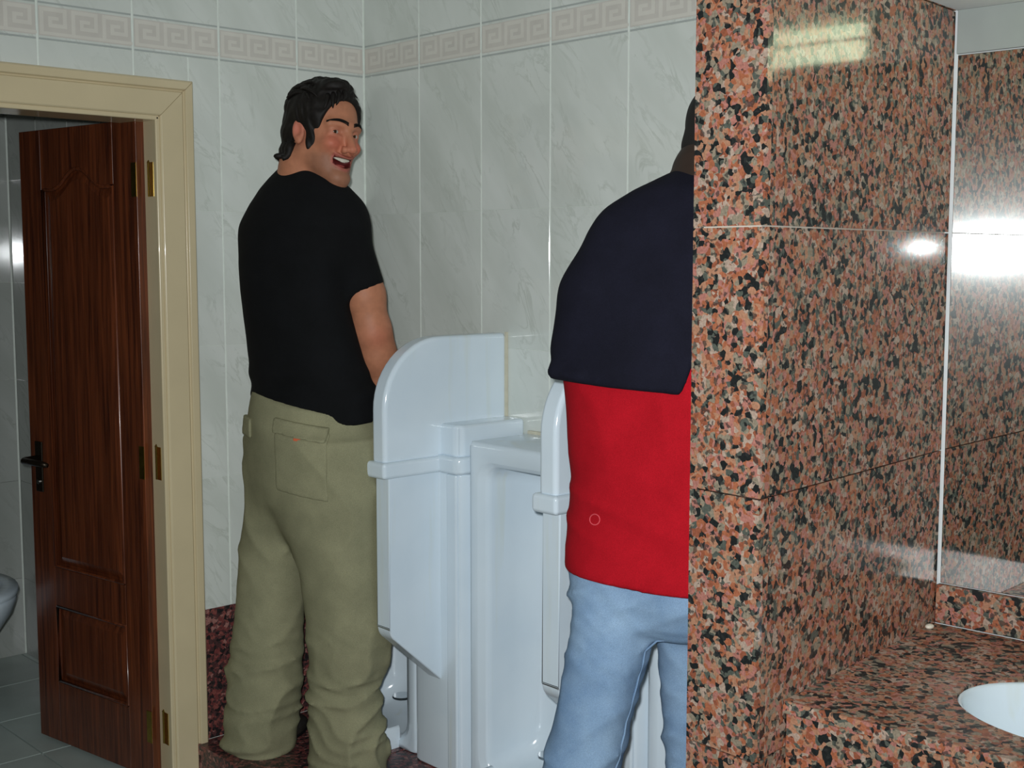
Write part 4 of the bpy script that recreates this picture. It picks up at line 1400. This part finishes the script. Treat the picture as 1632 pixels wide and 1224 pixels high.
        mb.prism(ring, (0, 0, 0.018)); mb.build('sole', 'black', p, bevel=0.004)


# ------------------------------------------------------------------ man at the next urinal, bowed head
def build_man_red():
    base = np.array([-0.47, -1.57, PLAT])
    p = empty('person', base, 'man in navy pullover, red shirt and pale jeans half hidden by the granite wall', 'person')
    DT = 2.33
    TH = -math.radians(30)
    torso = Loft([(266, 1090, 1180), (284, 1056, 1196), (300, 1024, 1208), (330, 990, 1212), (370, 958, 1212), (420, 930, 1212), (465, 912, 1212), (510, 900, 1212), (560, 893, 1230), (600, 893, 1228, DT, 0.68), (640, 894, 1228, DT, 0.70), (660, 895, 1228, DT, 0.70)], DT, 0.62, TH, 2.3)
    sh_l = at(1005, 385, DT + 0.03); el_l = at(922, 558, DT + 0.03); wr_l = at(985, 640, DT + 0.20)
    sh_r = at(1185, 385, DT + 0.02); el_r = at(1205, 560, DT + 0.08); wr_r = at(1120, 660, DT + 0.20)
    h1, h2, h3 = at(905, 608, DT), at(990, 622, DT - 0.12), at(1088, 630, DT - 0.14)
    hn = np.cross(h2 - h1, h3 - h1); hn /= np.linalg.norm(hn)
    if hn[2] < 0: hn = -hn
    k1, k2 = at(1084, 629, DT - 0.14), at(1105, 578, DT - 0.14)
    kn = np.cross(k2 - k1, FWH); kn /= np.linalg.norm(kn)
    if kn @ RT > 0: kn = -kn             # keep the left side of the slanting edge

    def navy(P):
        d = torso(P)
        d = smin(d, chain(P, [at(1075, 345, DT), sh_l, at(948, 470, DT + 0.02), el_l, el_l + (wr_l - el_l) * 0.75], [0.06, 0.060, 0.048, 0.030, 0.034], 0.05), 0.04)
        d = smin(d, chain(P, [at(1140, 345, DT), sh_r, el_r, el_r + (wr_r - el_r) * 0.75], [0.06, 0.060, 0.045, 0.04], 0.05), 0.045)
        z = P[:, 2]
        d = d + 0.0045 * waves(P, np.array([9.0, 9, 14]), 21, 6) * np.clip((1.66 - z) * 2.5, 0.1, 1)
        # turned-up edge at the left
        d = smin(d, chain(P, [at(884, 582, DT + 0.02), at(886, 592, DT + 0.01), at(925, 600, DT - 0.05)], [0.010, 0.0145, 0.012], 0.01), 0.008)
        d = smax(d, -((P - h1) @ hn), 0.005)
        n0, n1 = at(1128, 270, DT + 0.03), at(1140, 232, DT + 0.06)
        return smax(d, -rcone(P, n0, n1, 0.056, 0.060), 0.006)

    def navy_cut(P):
        # the open edge at the right of the back, red shows beside it below y of the corner
        d = navy(P)
        side = (P - k1) @ kn
        return smax(d, np.minimum(-side, (P[:, 2] - k2[2]) * -1.0 + 0.0), 0.004)
    sdf_obj('navy_pullover', navy_cut, (-0.85, -1.90, 1.0), (-0.05, -1.18, 1.72), 0.0072, 'navy', p, relax=2)

    red_l = Loft([(480, 905, 1212), (560, 906, 1212), (600, 906, 1212), (650, 907, 1212), (700, 908, 1212), (740, 911, 1212), (772, 914, 1212), (800, 910, 1212), (850, 906, 1212), (900, 903, 1212, DT, 0.72), (960, 902, 1213, DT, 0.74)], DT, 0.66, TH, 2.3)
    r1, r2, r3 = at(904, 909, DT + 0.02), at(960, 937, DT - 0.10), at(1090, 955, DT - 0.15)
    rn = np.cross(r2 - r1, r3 - r1); rn /= np.linalg.norm(rn)
    if rn[2] < 0: rn = -rn

    def red(P):
        z = P[:, 2]
        d = red_l(P)
        s = (P - at(960, 700, DT)) @ RT
        w1 = waves(P, np.array([7.0, 7, 7]), 31, 4); w2 = waves(P, np.array([15.0, 15, 12]), 32, 4)
        ridge = lambda ph: (1 - np.abs(np.sin(ph))) ** 1.8
        d = d + 0.0035 * w1 + 0.002 * w2
        d = d - 0.0045 * np.exp(-((z - 0.99) / 0.07) ** 2) * ridge(z * 46 + s * 9 + 3 * w1)
        d = d - 0.0055 * np.clip((z - 1.02) * 8, 0, 1) * ridge(s * 26 + (z - 1.15) * 9 + 2.5 * w1)
        d = smax(d, -((P - r1) @ rn), 0.005)
        return smax(d, np.where((P - k1) @ kn > 0.02, (P - h1) @ hn - 0.03, (P[:, 2] - k2[2] - 0.04)), 0.01)
    sdf_obj('red_shirt', red, (-0.85, -1.90, 0.75), (-0.05, -1.18, 1.38), 0.0068, 'red', p, relax=1)

    def surf(f, px, py, d0, d1):
        Q = np.stack([at(px, py, d) for d in np.linspace(d0, d1, 500)]).astype(np.float32)
        return Q[np.argmax(f(Q) < 0)].astype(float)
    em = MB()
    ring = [surf(red, 948 + 8 * math.cos(a), 828 + 8.5 * math.sin(a), DT - 0.3, DT) for a in np.linspace(0, 2 * math.pi, 25)]
    em.tube(ring, 0.0013, 6, False)
    tag(em.build('emblem', 'emblem', p, smooth=True), 'small round pinkish emblem on the red shirt')
    legL = Loft([(820, 925, 1065, 2.35, 0.8), (880, 918, 1058, 2.35, 0.8), (925, 912, 1054, 2.34, 0.86), (945, 911, 1050, 2.34, 0.9), (980, 913, 1042), (1010, 910, 1040), (1045, 904, 1036), (1080, 899, 1024), (1120, 890, 1012), (1160, 880, 1003), (1224, 863, 988), (1300, 848, 975), (1400, 838, 962), (1500, 832, 955), (1562, 828, 954)], 2.33, 0.98, TH)
    legR = Loft([(820, 1040, 1205, 2.37, 0.8), (880, 1042, 1202, 2.37, 0.8), (940, 1043, 1196), (1000, 1043, 1186), (1040, 1047, 1180), (1100, 1053, 1172), (1224, 1060, 1168), (1400, 1072, 1172), (1545, 1070, 1180)], 2.37, 0.95, TH)
    hips = Loft([(700, 930, 1196), (800, 926, 1198), (880, 920, 1198), (920, 914, 1200), (950, 915, 1198), (985, 940, 1180), (1010, 980, 1140)], DT, 0.60, TH)

    def jeans(P):
        z = P[:, 2]
        d = smin(smin(legL(P), legR(P), 0.012), hips(P), 0.03)
        s = (P - at(960, 1000, DT)) @ RT
        w1 = waves(P, np.array([8.0, 8, 8]), 41, 4); w2 = waves(P, np.array([18.0, 18, 14]), 42, 4)
        ridge = lambda ph: (1 - np.abs(np.sin(ph))) ** 1.7
        d = d + 0.0025 * w2 + 0.003 * w1
        seat = np.exp(-((z - 0.84) / 0.07) ** 2)
        d = d - 0.0060 * seat * ridge((z - s * 0.7) * 42 + 3 * w1)
        knee = np.exp(-((z - 0.55) / 0.12) ** 2)
        d = d - 0.0060 * knee * ridge((z - s * 0.5) * 36 + 4 * w1 + w2) - 0.003 * ridge((z + s * 0.4) * 60 + 6 * w2)
        return smax(d, (P - r1) @ rn - 0.03, 0.01)
    jo = sdf_obj('jeans', jeans, (-0.9, -1.90, PLAT), (-0.05, -1.15, 1.12), 0.0068, 'denim', p, relax=1)
    # side seam of the left leg
    sm = MB()
    for rowz in (0,):
        pts = []
        for z in np.linspace(0.82, 0.16, 30):
            i = lambda A: np.interp(z, legL.Z, A)
            c = np.array([i(legL.X), i(legL.Y), z]); a = i(legL.A); b = i(legL.B)
            dirv = RT * 0.80 - FWH * 0.60
            lo_, hi_ = 0.02, 0.25
            for _ in range(24):
                md = (lo_ + hi_) / 2
                if jeans((c + dirv * md)[None].astype(np.float32))[0] < 0: lo_ = md
                else: hi_ = md
            pts.append(c + dirv * (lo_ + 0.0002))
        sm.tube(pts, 0.0022, 6)
    sm.build('leg_seam', 'denim', p, smooth=True)

    # --- body
    Hc = at(1163, 240, DT + 0.06)
    HM = frame(math.radians(4), math.radians(-28), 0.0).astype(np.float32)
    hq = lambda P: ((P - Hc.astype(np.float32)) @ HM)
    hw = lambda f, l, u: Hc + HM @ np.array([f, l, u])

    def body(P):
        P = P.astype(np.float32)
        d = head_sdf(hq(P), False)
        d = smin(d, chain(P, [at(1128, 320, DT + 0.0), at(1130, 280, DT + 0.03), hw(-0.03, 0, -0.04)], [0.07, 0.062, 0.060], 0.03), 0.02)
        d = smin(d, torso(P, grow=-0.035), 0.03)
        d = smin(d, chain(P, [at(1065, 480, DT), at(1068, 800, DT)], [0.11, 0.09]), 0.03)
        d = smin(d, chain(P, [at(1070, 350, DT), sh_l, el_l, wr_l], [0.045, 0.045, 0.030, 0.025], 0.03), 0.02)
        d = smin(d, chain(P, [at(1140, 350, DT), sh_r, el_r, wr_r], [0.045, 0.045, 0.030, 0.025], 0.03), 0.02)
        d = smin(d, chain(P, [at(1060, 780, DT), at(990, 840, 2.33), at(960, 1100, 2.33), at(893, 1480, 2.33)], [0.08, 0.062, 0.046, 0.034], 0.03), 0.03)
        d = smin(d, chain(P, [at(1075, 780, DT), at(1120, 840, 2.35), at(1112, 1150, 2.37), at(1124, 1480, 2.37)], [0.08, 0.062, 0.046, 0.034], 0.03), 0.03)
        d = smin(d, hand_sdf(P, wr_l, (0.6, -0.6, -0.4), (0.2, 0.2, 0.9), (0.3, 0.8, 0.1), -1), 0.015)
        d = smin(d, hand_sdf(P, wr_r, (0.6, 0.6, -0.4), (0.2, -0.2, 0.9), (0.3, -0.8, 0.1), 1), 0.015)
        return d
    sdf_obj('body', body, (-0.88, -1.95, PLAT + 0.03), (0.0, -1.1, 1.82), 0.0085, 'skin', p, fine=(Hc - 0.12, Hc + 0.12), fh=0.003, relax=1,
            color=lambda V: np.tile(lin(52, 40, 33), (len(V), 1)))

    def hair(P):
        q = hq(P.astype(np.float32))
        c = ell(q, (-0.016, 0, 0.037), (0.0975, 0.0795, 0.0875)) + 0.0012 * waves(q, np.array([90.0, 90, 90]), 6, 6)
        c = smin(c, ell(q, (-0.055, 0, -0.025), (0.043, 0.060, 0.045)), 0.02)
        c = smax(c, -ell(q, (0.100, 0, -0.022), (0.070, 0.102, 0.100)), 0.004)
        c = smax(c, -0.045 - q[:, 2], 0.004)
        y = np.abs(q[:, 1])
        return smax(c, -smax(ell(q, (-0.012, 0, -0.010), (0.024, 1.0, 0.034)), 0.055 - y, 0.003), 0.004)
    sdf_obj('hair', hair, Hc - 0.15, Hc + 0.15, 0.0035, 'hair2', p, relax=1)
    for s in (-1, 1):
        e = MB(); e.ellipsoid((0, 0, 0), (0.0118,) * 3, 16, 10)
        meshobj('eye', [hw(0.0665 + x, s * 0.032 + y, -0.001 + z) for x, y, z in e.v], e.f, 'eye', p, smooth=True)
    for cx, d_ in ((893, 2.33), (1124, 2.37)):
        a = at(cx, 1500, d_); a0 = np.array([a[0], a[1], PLAT])
        dr = np.array([math.cos(0.5), math.sin(0.5), 0]); sd_ = np.cross([0, 0, 1.0], dr)
        def shoe(P, a0=a0):
            q = P - a0
            Q = np.stack([q @ dr, q @ sd_, q[:, 2]], 1).astype(np.float32)
            d = smin(ell(Q, (0.0, 0, 0.03), (0.075, 0.040, 0.045)), ell(Q, (0.08, 0.0, 0.02), (0.105, 0.045, 0.036)), 0.03)
            return smax(d, 0.001 - Q[:, 2], 0.006)
        sdf_obj('shoe', shoe, tuple(a0 + (-0.26, -0.2, -0.02)), tuple(a0 + (0.28, 0.25, 0.13)), 0.006, 'shoe', p, relax=1)


build_man_black()
build_man_red()
